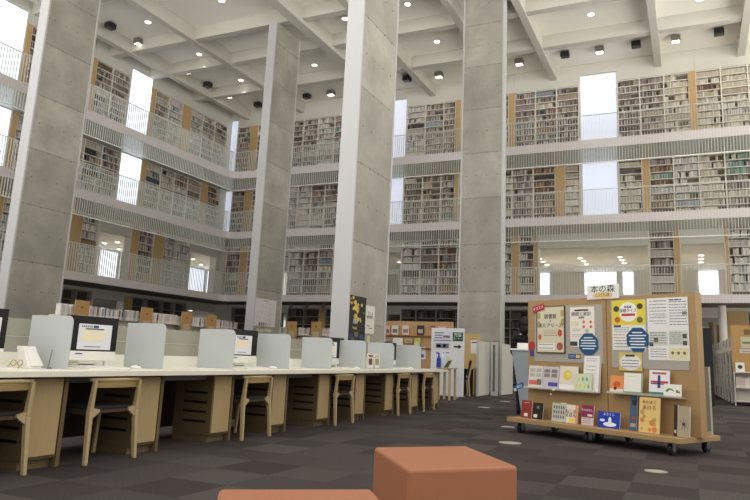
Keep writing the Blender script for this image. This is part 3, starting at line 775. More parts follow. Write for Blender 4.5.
def lines(p, hw, h, y, u0, u1, v0, v1, n, col, name='lettering', frac=.4):
    m = MB()
    for k in range(n):
        v = v0+(v1-v0)*k/max(1, n-1); x = u0
        while x < u1-.01:
            L_ = random.uniform(.03, .12); e = min(u1, x+L_)
            m.box(-hw+2*hw*x, -hw+2*hw*e, y-.0012, y, h*v, h*v+frac*h*(v1-v0)/max(1, n)); x = e+.015
    return m.build(name, flat('c_%d_%d_%d' % col, col), p)

# title sign on top of the board
s0, z0 = onP(589.5, 300, D0+.03); s1, z1 = onP(621, 284.2, D0+.03)
t = empty('title_sign', W3((s0+s1)/2, D0-.012, z0), ANG, 'white sign with green characters standing on top of the display board', 'sign')
hw = (s1-s0)/2; h = z1-z0
MB().box(-hw, hw, -.01, 0, 0, h).build('panel', PAPER, t)
txt(t, hw, h, -.01, '本の森', .5, .68, .105, (58, 74, 60), 1.15)
disc(t, hw, h, -.01, .5, .25, .15, (222, 196, 140), 'oval_ground', sq=.28)
txt(t, hw, h, -.0112, 'こども本', .5, .27, .05, (150, 96, 40), 1.1)

# framed poster
t, hw, h, y = plate('framed_poster', 538, 307.5, 565, 352.5, (212, 204, 178), 'framed cream poster with large dark lettering at the left of the display board', th=.016)
m = MB(); f = .012
m.box(-hw-f, -hw, -.02, 0, -f, h+f); m.box(hw, hw+f, -.02, 0, -f, h+f); m.box(-hw, hw, -.02, 0, h, h+f); m.box(-hw, hw, -.02, 0, -f, 0); m.build('frame', mat('poster_frame', (86, 76, 62), .4), t)
txt(t, hw, h, y, '図書館', .5, .78, .07, (48, 42, 40)); txt(t, hw, h, y, '×', .5, .68, .05, (48, 42, 40)); txt(t, hw, h, y, '来たアリーズ!', .52, .58, .066, (48, 42, 40))
lines(t, hw, h, y, .25, .75, .36, .46, 3, (150, 120, 90)); rect(t, hw, h, y, .04, .66, .05, .2, (236, 232, 222), 'caption_box'); lines(t, hw, h, y-.001, .08, .6, .08, .16, 2, (120, 116, 112))
disc(t, hw, h, y, .84, .13, .052, (160, 92, 78), 'round_photo'); disc(t, hw, h, y, .85, .42, .035, (196, 78, 60), 'red_figure', sq=1.4); disc(t, hw, h, y, .1, .33, .028, (200, 100, 60), 'orange_figure', sq=1.4)
for u, v in ((.06, .8), (.94, .85), (.05, .62), (.95, .66)): disc(t, hw, h, y, u, v, .03, (176, 160, 96), 'leaf_ornament', sq=1.6)
# white flyer with flowers
t, hw, h, y = plate('flyer', 570, 307.5, 595, 347, (232, 226, 214), 'white flyer with orange flowers beside the framed poster')
rect(t, hw, h, y, .2, .76, .9, .94, (60, 60, 62), 'heading_bar'); txt(t, hw, h, y, '姉様と家計', .47, .82, .062, (60, 56, 58)); txt(t, hw, h, y, '図書館', .48, .73, .03, (60, 56, 58))
for u, v in ((.57, .62), (.85, .62), (.57, .5), (.86, .5)): disc(t, hw, h, y, u, v, .02, (222, 116, 66), 'orange_flower')
disc(t, hw, h, y, .7, .4, .03, (186, 182, 178), 'grey_drawing'); rect(t, hw, h, y, .06, .36, .52, .64, (226, 214, 178), 'pale_picture'); lines(t, hw, h, y, .1, .46, .4, .44, 2, (90, 88, 90)); lines(t, hw, h, y, .08, .8, .26, .3, 2, (80, 80, 84)); rect(t, hw, h, y, .0, .3, .02, .13, (70, 70, 74), 'dark_box')
# blue octagons
def octagon(cx_, cy_, rr, label, ls):
    d = LD-.006; s_, z_ = onP(cx_, cy_, d)
    t = empty('octagon_notice', W3(s_, d, z_-rr), ANG, label, 'notice')
    m = MB(); k8 = [(rr*cos(pi/8+k*pi/4)*1.04, rr+rr*sin(pi/8+k*pi/4)*1.0) for k in range(8)]
    m.prism(k8[::-1], -.003, 0, axis='y'); m.build('card', flat('octagon_blue', (34, 84, 124)), t)
    m = MB()
    for q, v in enumerate(ls): m.box(-rr*v, rr*v, -.0042, -.003, rr*1.5-q*rr*.23, rr*1.5-q*rr*.23+rr*.09)
    m.build('lettering', flat('c_230_236_240', (230, 236, 240)), t)
octagon(588.5, 344.2, .148, 'blue octagonal notice on the left half of the display board', (.45, .75, .7, .8, .6))
octagon(637.6, 339.6, .152, 'larger blue octagonal notice over the yellow poster', (.45, .75, .6, .7, .6, .75))
# small items on the left half
t, hw, h, y = plate('label_card', 568.5, 353.8, 580.5, 358.8, (38, 82, 128), 'small blue and yellow card below the flyer', cat='card')
rect(t, hw, h, y, .64, .96, .15, .85, (214, 196, 90), 'yellow_disc'); lines(t, hw, h, y, .08, .55, .3, .6, 2, (220, 228, 236))
def angled(px, py, wd, hh, col, ang, label, name, cat, s=None, scol=(240, 230, 230), d=LD-.022):
    a_, b_ = onP(px, py, d); t = empty(name, W3(a_, d, b_), ANG, label, cat)
    q = MB().box(-wd/2, wd/2, -.004, 0, -hh/2, hh/2).build('card', flat('c_%d_%d_%d' % col, col), t, rot=(0, ang, 0))
    if s:
        x_ = text_mesh('lettering', s, hh*.55, flat('c_%d_%d_%d' % scol, scol), q, (0, -.0056, 0), (pi/2, 0, 0))
    return t
angled(538.5, 308.3, .2, .085, (182, 52, 66), -.25, 'red slanted ribbon card at the corner of the framed poster', 'ribbon_card', 'card', 'オススメ')
a_, b_ = onP(531.5, 348, D0-.01)
t = empty('paper_figure', W3(a_, D0-.0, b_-.11), ANG, 'red and blue paper cut-out on the left edge of the board', 'paper cut-out')
MB().prism([(.06*cos(2*pi*k/16), .14+.06*sin(2*pi*k/16)) for k in range(16)][::-1], -.006, 0, axis='y').build('red_head', flat('cut_red', (176, 54, 56)), t)
MB().prism([(-.035, 0), (.04, 0), (.03, .09), (-.03, .09)][::-1], -.005, 0, axis='y').build('blue_body', flat('cut_blue', (70, 70, 130)), t)
# yellow poster
t, hw, h, y = plate('yellow_poster', 611.8, 301, 646.5, 350.5, (228, 226, 216), 'yellow and white poster with a white disc on the right half of the board')
rect(t, hw, h, y, 0, 1, .5, 1, (222, 206, 66), 'yellow_ground'); disc(t, hw, h, y-.001, .5, .76, .125, (238, 236, 230), 'white_disc', sq=.95)
txt(t, hw, h, y-.002, '図書館', .5, .86, .034, (60, 60, 100)); txt(t, hw, h, y-.002, '探検クイズ', .5, .785, .048, (46, 40, 50)); rect(t, hw, h, y-.002, .3, .71, .68, .73, (196, 60, 62), 'red_banner')
for u, v, c in ((.14, .83, (66, 70, 62)), (.85, .87, (80, 64, 58)), (.17, .61, (196, 98, 50)), (.84, .6, (110, 104, 60))): disc(t, hw, h, y-.001, u, v, .04, c, 'round_photo', sq=.9)
lines(t, hw, h, y, .06, .5, .36, .44, 3, (70, 130, 150)); lines(t, hw, h, y, .03, .4, .24, .3, 2, (196, 90, 110)); lines(t, hw, h, y, .06, .6, .06, .18, 3, (120, 124, 140)); rect(t, hw, h, y, .05, .27, .46, .5, (50, 70, 130), 'blue_tag')
# white schedule poster, four quarters
t, hw, h, y = plate('schedule_poster', 647, 298.6, 690.3, 361.2, (228, 227, 222), 'large white poster of small print at the right of the board')
for z_ in (.97, .85, .72, .6): lines(t, hw, h, y, .16, .48, z_-.015, z_, 1, (66, 66, 70), 'heading_line')
lines(t, hw, h, y, .05, .48, .62, .94, 7, (170, 170, 172)); lines(t, hw, h, y, .55, .98, .56, .92, 9, (150, 150, 152)); lines(t, hw, h, y, .55, .85, .95, .97, 1, (60, 60, 66), 'heading_line', frac=1)
rect(t, hw, h, y, .86, .97, .72, .77, (96, 92, 90), 'small_photo'); rect(t, hw, h, y, .02, .49, .24, .46, (204, 208, 196), 'tinted_block'); rect(t, hw, h, y, .52, .98, .24, .47, (200, 206, 196), 'tinted_block')
lines(t, hw, h, y-.001, .05, .45, .27, .43, 5, (130, 134, 130)); lines(t, hw, h, y-.001, .54, .82, .27, .43, 6, (130, 134, 130))
for u, v in ((.9, .38), (.9, .27), (.2, .32), (.08, .25)): rect(t, hw, h, y-.001, u-.05, u+.05, v-.03, v+.04, (86, 76, 66), 'small_photo')
rect(t, hw, h, y, .52, .98, .02, .2, (222, 214, 170), 'yellow_block'); lines(t, hw, h, y, .05, .45, .05, .17, 4, (150, 150, 152))
for u in (.6, .74, .88): disc(t, hw, h, y-.001, u, .12, .018, (120, 112, 70), 'tree_drawing')
# oval card hanging below
t, hw, h, y = plate('oval_notice', 618.8, 352.5, 642.5, 371.5, (206, 190, 110), 'yellow card with a white oval hanging below the yellow poster', cat='notice', d=LD-.008)
disc(t, hw, h, y, .5, .48, hw*.93, (230, 228, 220), 'white_oval', sq=.62*h/hw*.75); rect(t, hw, h, y-.001, .3, .7, .78, .9, (70, 62, 50), 'heading'); lines(t, hw, h, y-.001, .14, .86, .22, .55, 3, (110, 110, 140))

# picture books on the trolley --------------------------------------------------
def pbook(x0, y0, x1, y1, d, col, label, spine=None, tilt=-.12, roll=0, th=.012, name='picture_book', cat='book', zbase=None):
    s0, z1 = onP(x0, y0, d); s1, z0 = onP(x1, y1, d)
    if zbase is not None: z0 = zbase
    t = empty(name, W3((s0+s1)/2, d-.02, z0+.002), ANG, label, cat)
    t.rotation_euler = (tilt, 0, ANG); t.rotation_mode = 'XYZ'
    hw = abs(s1-s0)/2; h = (z1-z0)/cos(tilt)
    MB().box(-hw, hw, 0, th-.002, 0, h).build('pages', PAPER, t)
    MB().box(-hw, hw, -.002, 0, 0, h).box(-hw, hw, th-.002, th, 0, h).box(-hw-.001, -hw+.001, -.002, th, 0, h).build('cover', flat('c_%d_%d_%d' % col, col), t)
    return t, hw, h, -.002
ZL, ZU, ZU2 = .193, .5865, .6035
dl = .2; du = D0-.07
t, hw, h, y = pbook(522, 400, 532, 417.5, dl, (142, 52, 44), 'small dark red book at the left end of the lower shelf', zbase=ZL)
rect(t, hw, h, y, .3, .65, .08, .26, (226, 222, 212), 'shelf_label'); rect(t, hw, h, y, .25, .75, .84, .9, (190, 150, 110), 'title')
t, hw, h, y = pbook(533.5, 402.5, 543.5, 418.5, dl, (34, 34, 30), 'small black book beside the dark red one', zbase=ZL)
rect(t, hw, h, y, .1, .45, .08, .28, (226, 222, 212), 'shelf_label'); txt(t, hw, h, y, '本', .5, .7, .05, (180, 170, 140))
t, hw, h, y = pbook(552.5, 402, 566, 420.5, dl, (192, 192, 176), 'pale grey-green book with dark figures, third on the lower shelf', zbase=ZL)
for u in (.15, .33, .5, .68, .85):
    for v in (.25, .5, .75): disc(t, hw, h, y, u, v, .012, random.choice([(96, 110, 90), (120, 96, 90), (110, 110, 120)]), 'small_figure', sq=2)
rect(t, hw, h, y, .05, .6, .94, 1, (150, 164, 60), 'green_edge')
t, hw, h, y = pbook(566.5, 404.5, 578, 424, dl, (226, 214, 196), 'cream book with orange border and bold dark characters', zbase=ZL)
rect(t, hw, h, y, .8, 1, 0, 1, (222, 150, 104), 'orange_border'); txt(t, hw, h, y, 'ねこの', .42, .62, .055, (40, 40, 44)); txt(t, hw, h, y, 'えほん', .42, .42, .055, (40, 40, 44)); rect(t, hw, h, y, .3, .7, .04, .26, (232, 206, 60), 'yellow_patch')
t, hw, h, y = pbook(582, 405, 594, 425.5, dl, (138, 40, 84), 'magenta book with pale lower half on the lower shelf', zbase=ZL)
rect(t, hw, h, y, .0, 1, 0, .38, (208, 192, 190), 'pale_lower_half'); txt(t, hw, h, y, '本のはなし', .45, .75, .036, (230, 210, 220)); rect(t, hw, h, y, .5, .9, .45, .55, (232, 214, 220), 'white_patch'); lines(t, hw, h, y-.001, .1, .8, .1, .3, 3, (130, 110, 116))
t, hw, h, y = pbook(598.5, 411, 620.5, 429.5, dl, (34, 62, 170), 'wide bright blue picture book with white shapes, centre of the lower shelf', zbase=ZL)
txt(t, hw, h, y, 'よるくじ', .5, .84, .04, (224, 230, 244)); disc(t, hw, h, y, .55, .22, .09, (232, 236, 244), 'white_cloud', sq=.28); disc(t, hw, h, y, .2, .45, .035, (232, 236, 244), 'white_cloud', sq=.4); disc(t, hw, h, y, .55, .45, .022, (240, 238, 232), 'white_rider', sq=2)
t, hw, h, y = pbook(629.5, 395.5, 637, 424, dl+.06, (70, 96, 124), 'tall narrow blue-grey book leaning left of the orange one', zbase=ZL, th=.02)
rect(t, hw, h, y, .3, .9, .72, .88, (40, 46, 60), 'title_block'); disc(t, hw, h, y, .55, .35, .02, (184, 60, 56), 'red_spot'); rect(t, hw, h, y, .1, .9, .1, .2, (170, 160, 150), 'pale_band')
t, hw, h, y = pbook(638.5, 397, 660, 427.5, dl, (222, 190, 120), 'orange-yellow book with swirling circles on the lower shelf', zbase=ZL)
for k in range(9):
    disc(t, hw, h, y, random.uniform(.15, .85), random.uniform(.08, .6), random.uniform(.018, .035), random.choice([(206, 128, 70), (214, 164, 60), (180, 150, 90), (232, 210, 160)]), 'coloured_circle', lift=.001+k*.0001)
txt(t, hw, h, y, 'めのまど', .5, .86, .045, (120, 70, 40)); txt(t, hw, h, y, 'あけろ', .5, .7, .06, (130, 76, 44)); rect(t, hw, h, y, .04, .25, .05, .16, (190, 200, 190), 'shelf_label')
t, hw, h, y = pbook(673.5, 405, 678, 435, dl, (60, 34, 34), 'dark upright book at the right end of the lower shelf', zbase=ZL, th=.03)
rect(t, hw, h, y, .2, .8, .1, .2, (190, 180, 170), 'shelf_label')
t, hw, h, y = pbook(677.5, 406, 690.5, 437, dl-.02, (166, 154, 128), 'grey-beige book with a spider-like drawing at the right end', zbase=ZL)
m = MB()
for k in range(8):
    a_ = 2*pi*k/8+.2; m.hexa([(0, y-.001, h*.42-.004), (.004, y-.001, h*.42), (.004, y, h*.42), (0, y, h*.42-.004), (.055*cos(a_), y-.001, h*.42+.07*sin(a_)-.003), (.055*cos(a_)+.004, y-.001, h*.42+.07*sin(a_)), (.055*cos(a_)+.004, y, h*.42+.07*sin(a_)), (.055*cos(a_), y, h*.42+.07*sin(a_)-.003)])
m.build('spidery_drawing', flat('c_96_84_66', (96, 84, 66)), t); disc(t, hw, h, y, .5, .42, .018, (84, 72, 56), 'dark_centre')
# upper ledge
t, hw, h, y = pbook(529, 365.5, 542.5, 388, du, (216, 208, 202), 'leaflet of square pictures at the left end of the upper ledge', zbase=ZU, name='leaflet', cat='leaflet')
for u in (.1, .55):
    for v in (.5, .72): rect(t, hw, h, y, u, u+.36, v, v+.16, (176, 178, 160), 'small_picture')
rect(t, hw, h, y, .05, .6, .14, .34, (216, 106, 78), 'red_block'); rect(t, hw, h, y, .62, .95, .14, .4, (120, 110, 90), 'dark_picture')
t, hw, h, y = pbook(543, 366.5, 559, 389, du, (200, 192, 196), 'lilac leaflet of framed pictures, second on the upper ledge', zbase=ZU, name='leaflet', cat='leaflet')
for u in (.08, .54):
    for v in (.52, .72): rect(t, hw, h, y, u, u+.36, v, v+.16, (140, 126, 120), 'small_picture')
rect(t, hw, h, y, .36, .95, .12, .3, (64, 84, 156), 'blue_block')
t, hw, h, y = pbook(559.5, 366, 578, 389, du, (222, 214, 196), 'pale leaflet with a large yellow shape on the upper ledge', zbase=ZU, name='leaflet', cat='leaflet')
disc(t, hw, h, y, .45, .62, .065, (232, 196, 84), 'yellow_shape'); disc(t, hw, h, y-.001, .5, .66, .03, (240, 216, 130), 'yellow_light'); rect(t, hw, h, y, 0, 1, 0, .22, (238, 234, 230), 'white_foot')
t, hw, h, y = pbook(575, 373.5, 592, 389.5, du-.035, (208, 216, 184), 'wide pale green leaflet in front of the white one', zbase=ZU, name='leaflet', cat='leaflet')
for k in range(7): disc(t, hw, h, y, .12+.12*k, .3+.4*(k % 2), .016, random.choice([(130, 170, 130), (220, 206, 110), (120, 160, 170)]), 'green_mark', sq=1.5)
t, hw, h, y = pbook(583, 356, 599, 388, du, (232, 228, 222), 'tall white pamphlet stack at the centre of the upper ledge', zbase=ZU, th=.04, name='leaflet', cat='leaflet')
lines(t, hw, h, y, .15, .85, .86, .92, 2, (120, 140, 170)); lines(t, hw, h, y, .15, .8, .5, .7, 3, (180, 190, 190)); disc(t, hw, h, y, .45, .38, .014, (210, 90, 80), 'red_seal')
t, hw, h, y = pbook(610.5, 375.5, 624, 391.8, du, (228, 150, 84), 'orange picture book with a rounded shape at the left of the right ledge', zbase=ZU2)
disc(t, hw, h, y, .5, .5, .05, (206, 92, 50), 'red_shape', sq=.7); rect(t, hw, h, y, 0, 1, 0, .22, (226, 218, 200), 'pale_foot'); disc(t, hw, h, y-.001, .4, .25, .02, (60, 50, 46), 'dark_spot')
t, hw, h, y = pbook(624, 372.8, 642.5, 393.8, du-.03, (232, 230, 218), 'white book with a green bottom edge on the right ledge', zbase=ZU2)
rect(t, hw, h, y, 0, 1, 0, .1, (96, 140, 84), 'green_foot'); rect(t, hw, h, y, .96, 1, .1, 1, (130, 160, 110), 'green_edge'); lines(t, hw, h, y, .2, .7, .82, .86, 1, (190, 190, 180))
t, hw, h, y = pbook(649, 370, 670, 394.5, du, (230, 228, 228), 'white book with red, white and blue lettering on the right ledge', zbase=ZU2)
rect(t, hw, h, y, .15, .85, .84, .92, (190, 96, 80), 'title'); rect(t, hw, h, y, .08, .95, .5, .58, (190, 50, 56), 'red_stripe'); rect(t, hw, h, y, .42, .56, .3, .8, (60, 74, 120), 'blue_upright'); rect(t, hw, h, y, .1, .9, .44, .49, (50, 70, 130), 'blue_stripe'); rect(t, hw, h, y, 0, .8, 0, .14, (76, 128, 108), 'green_foot')
t, hw, h, y = pbook(664, 384, 682, 396.5, du-.035, (234, 232, 222), 'low wide white book with a curled green shape at the right end', zbase=ZU2)
m = MB()
m.prism([(0, h*.5)]+[(-.03+.05*cos(a_), h*.42+.035*sin(a_)) for a_ in [pi*k/8 for k in range(9)]]+[(-.06, h*.35), (-.03, h*.55)], y-.001, y, axis='y')
bm_ = m.build('green_curl', flat('c_84_150_70', (84, 150, 70)), t); disc(t, hw, h, y-.0012, .78, .45, .017, (90, 150, 70), 'green_end'); disc(t, hw, h, y-.0012, .9, .4, .01, (196, 60, 50), 'red_spot')
# white paper flowers hung on the ledge
for px, py, rr in ((553.5, 390, .018), (551, 394.5, .012)):
    s_, z_ = onP(px, py, D0-.14); t = empty('paper_flower', W3(s_, D0-.14, z_), ANG, 'small white paper blossom hanging from the ledge, %s one' % ('upper' if rr > .015 else 'lower'), 'paper flower')
    MB().sphere((0, 0, 0), rr, 10, 6).build('petals', PAPER, t)
    MB().cyl((0, 0, 0), (0, .0, .585-z_ if z_ < .585 else .01), .001, n=5).build('thread', PAPER, t)
# blue tag on the left end of the trolley
s_, z_ = onP(519, 386.5, .3)
t = empty('blue_tag', W3(s_, .3, z_), ANG, 'blue tag with white print sticking out left of the board', 'tag')
MB().box(-.09, .09, -.004, 0, -.035, .035).build('card', flat('tag_blue', (36, 96, 150)), t, rot=(0, -.35, 0))
MB().box(-.1, -.06, -.005, -.001, -.04, .0).build('pale_corner', flat('tag_cream', (206, 206, 180)), t, rot=(0, -.35, 0))
text_mesh('lettering', '本日', .05, flat('c_230_236_240', (230, 236, 240)), t, (.01, -.0058, 0), (pi/2, -.35, 0))
MB().box(-.01, .0, 0, .006, -.02, .01).box(0.0, .02, .0, .006, -.02, -.01).box(.0, -s_+.1, .0, .006, -.01, .0).build('clip', MET, t)

# ================================================================= POSTERS ON THE COLUMNS
def on_col(X, px0, py0, px1, py1):
    a = onX(px0, py0, X); b = onX(px1, py1, X); return a, b
X3 = -3.42*L0-.15+.155+.004
a, b = onX(347.8, 294, X3), onX(364.2, 343, X3)
t = empty('dark_poster', (X3, a.y+.04, b.z), pi/2, 'tall dark poster with yellow blossoms on the tallest concrete column', 'poster')
hw = (b.y-a.y-.04); h = a.z-b.z
MB().box(0, hw, -.004, 0, 0, h).build('sheet', flat('poster_night', (46, 44, 42)), t)
random.seed(3)
for k in range(26):
    u, v = random.uniform(.08, .9), random.uniform(.42, .97); r_ = random.uniform(.02, .055)
    if u < .35 and v < .6: continue
    m = MB(); m.prism([(hw*u+r_*cos(2*pi*q/8)*random.uniform(.7, 1.2), h*v+r_*sin(2*pi*q/8)*random.uniform(.7, 1.2)) for q in range(8)][::-1], -.005-k*.00004, -.004, axis='y')
    m.build('blossom', flat(*random.choice([('bl1', (196, 160, 76)), ('bl2', (168, 132, 62)), ('bl3', (214, 184, 104))])), t)
text_mesh('lettering', '1001', .13, flat('c_226_224_216', (226, 224, 216)), t, (hw*.42, -.0056, h*.44), (pi/2, 0, 0), .8)
text_mesh('lettering', '冬の夜', .06, flat('c_200_180_120', (200, 180, 120)), t, (hw*.4, -.0056, h*.3), (pi/2, 0, 0))
for u, v, c in ((.2, .12, (56, 66, 92)), (.5, .16, (110, 100, 84)), (.8, .12, (48, 84, 130)), (.3, .04, (84, 88, 98))): MB().box(hw*(u-.1), hw*(u+.1), -.0055, -.004, h*v-.03, h*v+.05).build('small_picture', flat('c_%d_%d_%d' % c, c), t)
a, b = onX(365.6, 305, X3), onX(373.6, 334, X3)
t = empty('paper_notice', (X3, a.y, b.z), pi/2, 'narrow white paper notice right of the dark poster on the tallest column', 'notice')
w_, h = b.y-a.y, a.z-b.z
MB().box(0, w_, -.004, 0, 0, h).build('sheet', flat('notice_cream', (212, 208, 196)), t)
text_mesh('lettering', 'としょ', .075, INK, t, (w_*.55, -.0056, h*.72), (pi/2, 0, 0)); text_mesh('lettering', '利用案内', .07, INK, t, (w_*.5, -.0056, h*.58), (pi/2, 0, 0))
MB().box(w_*.2, w_*.5, -.0055, -.004, h*.26, h*.28).box(w_*.4, w_*.8, -.0055, -.004, h*.18, h*.2).build('lettering', INK, t)
a, b = onX(367, 336, X3), onX(369.5, 343, X3)
t = empty('yellow_slip', (X3, a.y, b.z), pi/2, 'small yellow slip below the narrow notice on the tallest column', 'notice')
MB().box(0, b.y-a.y, -.003, 0, 0, a.z-b.z).build('sheet', flat('slip_yellow', (206, 196, 130)), t)
X2c = -8.18*L0-.13+.145+.004
a, b = onX(255.5, 297.5, X2c), onX(274.6, 327.5, X2c)
t = empty('white_poster', (X2c, a.y, b.z), pi/2, 'large pale poster of faint print on the second concrete column', 'poster')
w_, h = b.y-a.y, a.z-b.z
MB().box(0, w_, -.004, 0, 0, h).build('sheet', flat('poster_pale', (216, 206, 208)), t)
MB().box(w_*.38, w_*.6, -.0055, -.004, h*.92, h*.94).build('title', INK, t)
m = MB()
for k in range(60):
    u, v = random.uniform(.08, .86), random.uniform(.16, .86); m.box(w_*u, w_*(u+.03), -.005, -.004, h*v, h*v+.02)
m.build('lettering', flat('faint_print', (176, 164, 168)), t)
text_mesh('lettering', '図書館マップ', .12, INK, t, (w_*.5, -.0056, h*.07), (pi/2, 0, 0))
for px0, px1, nm in ((256.5, 263.5, 'left'), (264.5, 271, 'right')):
    a, b = onX(px0, 328.5, X2c), onX(px1, 332.5, X2c)
    t = empty('green_slip', (X2c, a.y, b.z), pi/2, 'pale green slip under the large pale poster, %s one of two' % nm, 'notice')
    MB().box(0, b.y-a.y, -.003, 0, 0, a.z-b.z).build('sheet', flat('slip_green', (196, 200, 160)), t)

# ================================================================= LOW BOOKCASES BEHIND THE DESK
LOWS = mat('low_shelf_white', (206, 200, 190), .5); ENDW = mat('low_end_wood', (186, 146, 92), .5, noise=(6, .1, (6, 6, .8)))
book_meshes = []
SPC = [('white', (226, 220, 212)), ('cream', (214, 204, 182)), ('pale grey', (196, 194, 192)), ('pinkish', (212, 186, 178)), ('grey-blue', (140, 150, 164)), ('brown', (128, 96, 78)), ('dark', (74, 68, 70))]
for nm, c in SPC:
    for hh, wd in ((.27, .042), (.24, .055)):
        m = MB(); m.box(0, wd-.003, .005, .155, .004, hh-.004, 1); m.box(0, wd-.003, 0, .005, 0, hh); m.box(0, .003, .005, .16, 0, hh); m.box(wd-.006, wd-.003, .005, .16, 0, hh)
        m.box(wd*.2, wd*.75, -.001, 0, hh*.1, hh*.24, 1)
        o = m.build('book', [flat('spine_'+nm.replace(' ', '_'), c), PAPER]); book_meshes.append((nm, hh, wd, o.data)); bpy.data.objects.remove(o)
nbook = [0]
def shelf_books(org, ang, length, grp, where, n_max=999, wts=(4, 3, 4, 2.4, 2, 1.2, 1.4), fill=.96):
    """books standing side by side from org along direction ang, spines to local -y"""
    x = .02; u = Vector((cos(ang), sin(ang), 0)); k = 0
    while x < length*fill-.05:
        i = random.choices(range(7), wts)[0]*2+random.randint(0, 1); nm, hh, wd, me = book_meshes[i]
        if random.random() < .04: x += .08
        if k >= n_max:
            col = BX(dict(SPC)[nm], random.uniform(.95, 1.15)); q = org+u*x; v_ = Vector((-u.y, u.x, 0)); q1 = q+u*(wd-.003)
            P = [q, q1, q1+v_*.16, q+v_*.16]; P += [p+Vector((0, 0, hh)) for p in P]
            books.hexa([tuple(p) for p in P], 0, col); x += wd; k += 1; continue
        o = bpy.data.objects.new('book', me); C.objects.link(o); o.location = org+u*x; o.rotation_euler = (0, 0, ang)
        o['label'] = 'upright book with a %s spine %s' % (nm, where); o['category'] = 'book'; o['group'] = '%s-spined books %s' % (nm, grp)
        x += wd; k += 1; nbook[0] += 1

def low_case(org, ang, length, label, ztop, where, grp, nb=999, end=True, depth=.4):
    r = empty('low_bookcase', org, ang, label, 'bookcase', 'low bookcases behind the desks')
    zs = [.08, .42, .8, 1.2, ztop]
    for z_ in zs: MB().box(.02, length-.02, 0, depth, z_-.02, z_).build('shelf', LOWS, r)
    MB().box(.0, .02, 0, depth, 0, ztop+.0).build('side_panel', LOWS, r); MB().box(length-.02, length, 0, depth, 0, ztop).build('side_panel', LOWS, r)
    MB().box(.02, length-.02, depth*.5, depth*.5+.01, .08, ztop-.02).build('back_panel', LOWS, r)
    u = Vector((cos(ang), sin(ang), 0)); v = Vector((-sin(ang), cos(ang), 0))
    shelf_books(Vector(org)+Vector((0, 0, ztop))+v*.05, ang, length, grp, where, nb)
    for z_ in (.42, .8, 1.2): shelf_books(Vector(org)+Vector((0, 0, z_))+v*.02, ang, length, grp, where, 0)
def wood_end(org, ang, w_, z1, label, paper=True):
    r = empty('wooden_end_panel', org, ang, label, 'end panel', 'wooden end panels of the low bookcases')
    MB().box(-w_/2, w_/2, -.03, 0, 0, z1).build('panel', ENDW, r, bevel=.006)
    if paper: MB().box(-w_*.3, w_*.3, -.034, -.03, z1-.62, z1-.35).build('label_sheet', flat('end_label', (196, 176, 146)), r)
    MB().cyl((0, -.034, z1-.17), (0, -.03, z1-.17), .03).build('emblem', flat('emblem_red', (150, 76, 50)), r)
XL = -14.0; ZL_ = 1.62
ys = [onX(60, 312, XL).y, onX(79.5, 312, XL).y, onX(144.5, 318, XL).y, onX(184.5, 322, XL).y, onX(209.5, 325, XL).y, 18.7]
wn2 = ['left of the nearest wooden end panel', 'right of the nearest computer', 'between the second and third wooden end panels', 'short run before the fourth wooden end panel', 'beside the second column']
for i, (a, b) in enumerate(zip(ys, ys[1:])):
    low_case((XL, a+.02, 0), pi/2, b-a-.04, 'low white bookcase of pale books, '+wn2[i], ZL_, 'on the low bookcase left of the second column', 'on the low bookcase left of the second column')
for y, nm in zip(ys[1:-1], ('above the nearest computer', 'second from the left behind the desk', 'third from the left behind the desk', 'fourth from the left, near the second column')):
    w_ = {0: .8}.get(0, .8)*(.62+.0*y)
    wood_end((XL+.05, y, 0), pi/2, .44, 2.0, 'wooden bookcase end panel rising above the books, '+nm)
YB = 21.0
xs = [onY(276, 330, YB).x, onY(292.5, 330, YB).x, onY(317, 330, YB).x, onY(333, 330, YB).x+.5]
wn3 = ['just right of the second column', 'between the two panels right of the second column', 'behind the tallest column']
for i, (a, b) in enumerate(zip(xs, xs[1:])):
    low_case((a+.02, YB, 0), 0, b-a-.04, 'low white bookcase of pale books, '+wn3[i], 1.57, 'on the low bookcase right of the second column', 'on the low bookcase right of the second column', nb=24)
for x, nm in zip(xs[1:3], ('left', 'right')):
    wood_end((x, YB-.05, 0), 0, .42, 2.05, 'wooden end panel between the second and tallest columns, %s one' % nm)

# spot lamps under the lowest gallery
for px, py, nm in ((291, 307, 'left'), (307.5, 307, 'middle'), (323.5, 307, 'right')):
    p = onZ(px, py-3, F2B); p = onY(px, py, 25.6); 
    t = empty('spot_lamp', (p.x, 25.6, F2B), 0, 'small spot lamp under the lowest gallery right of the second column, %s one' % nm, 'spot lamp', 'spot lamps under the lowest gallery')
    MB().cyl((0, 0, -.12), (0, 0, 0), .012).build('stem', MET, t); MB().cyl((0, .05, -.12), (0, -.1, -.2), .05, .07).build('head', MET, t)

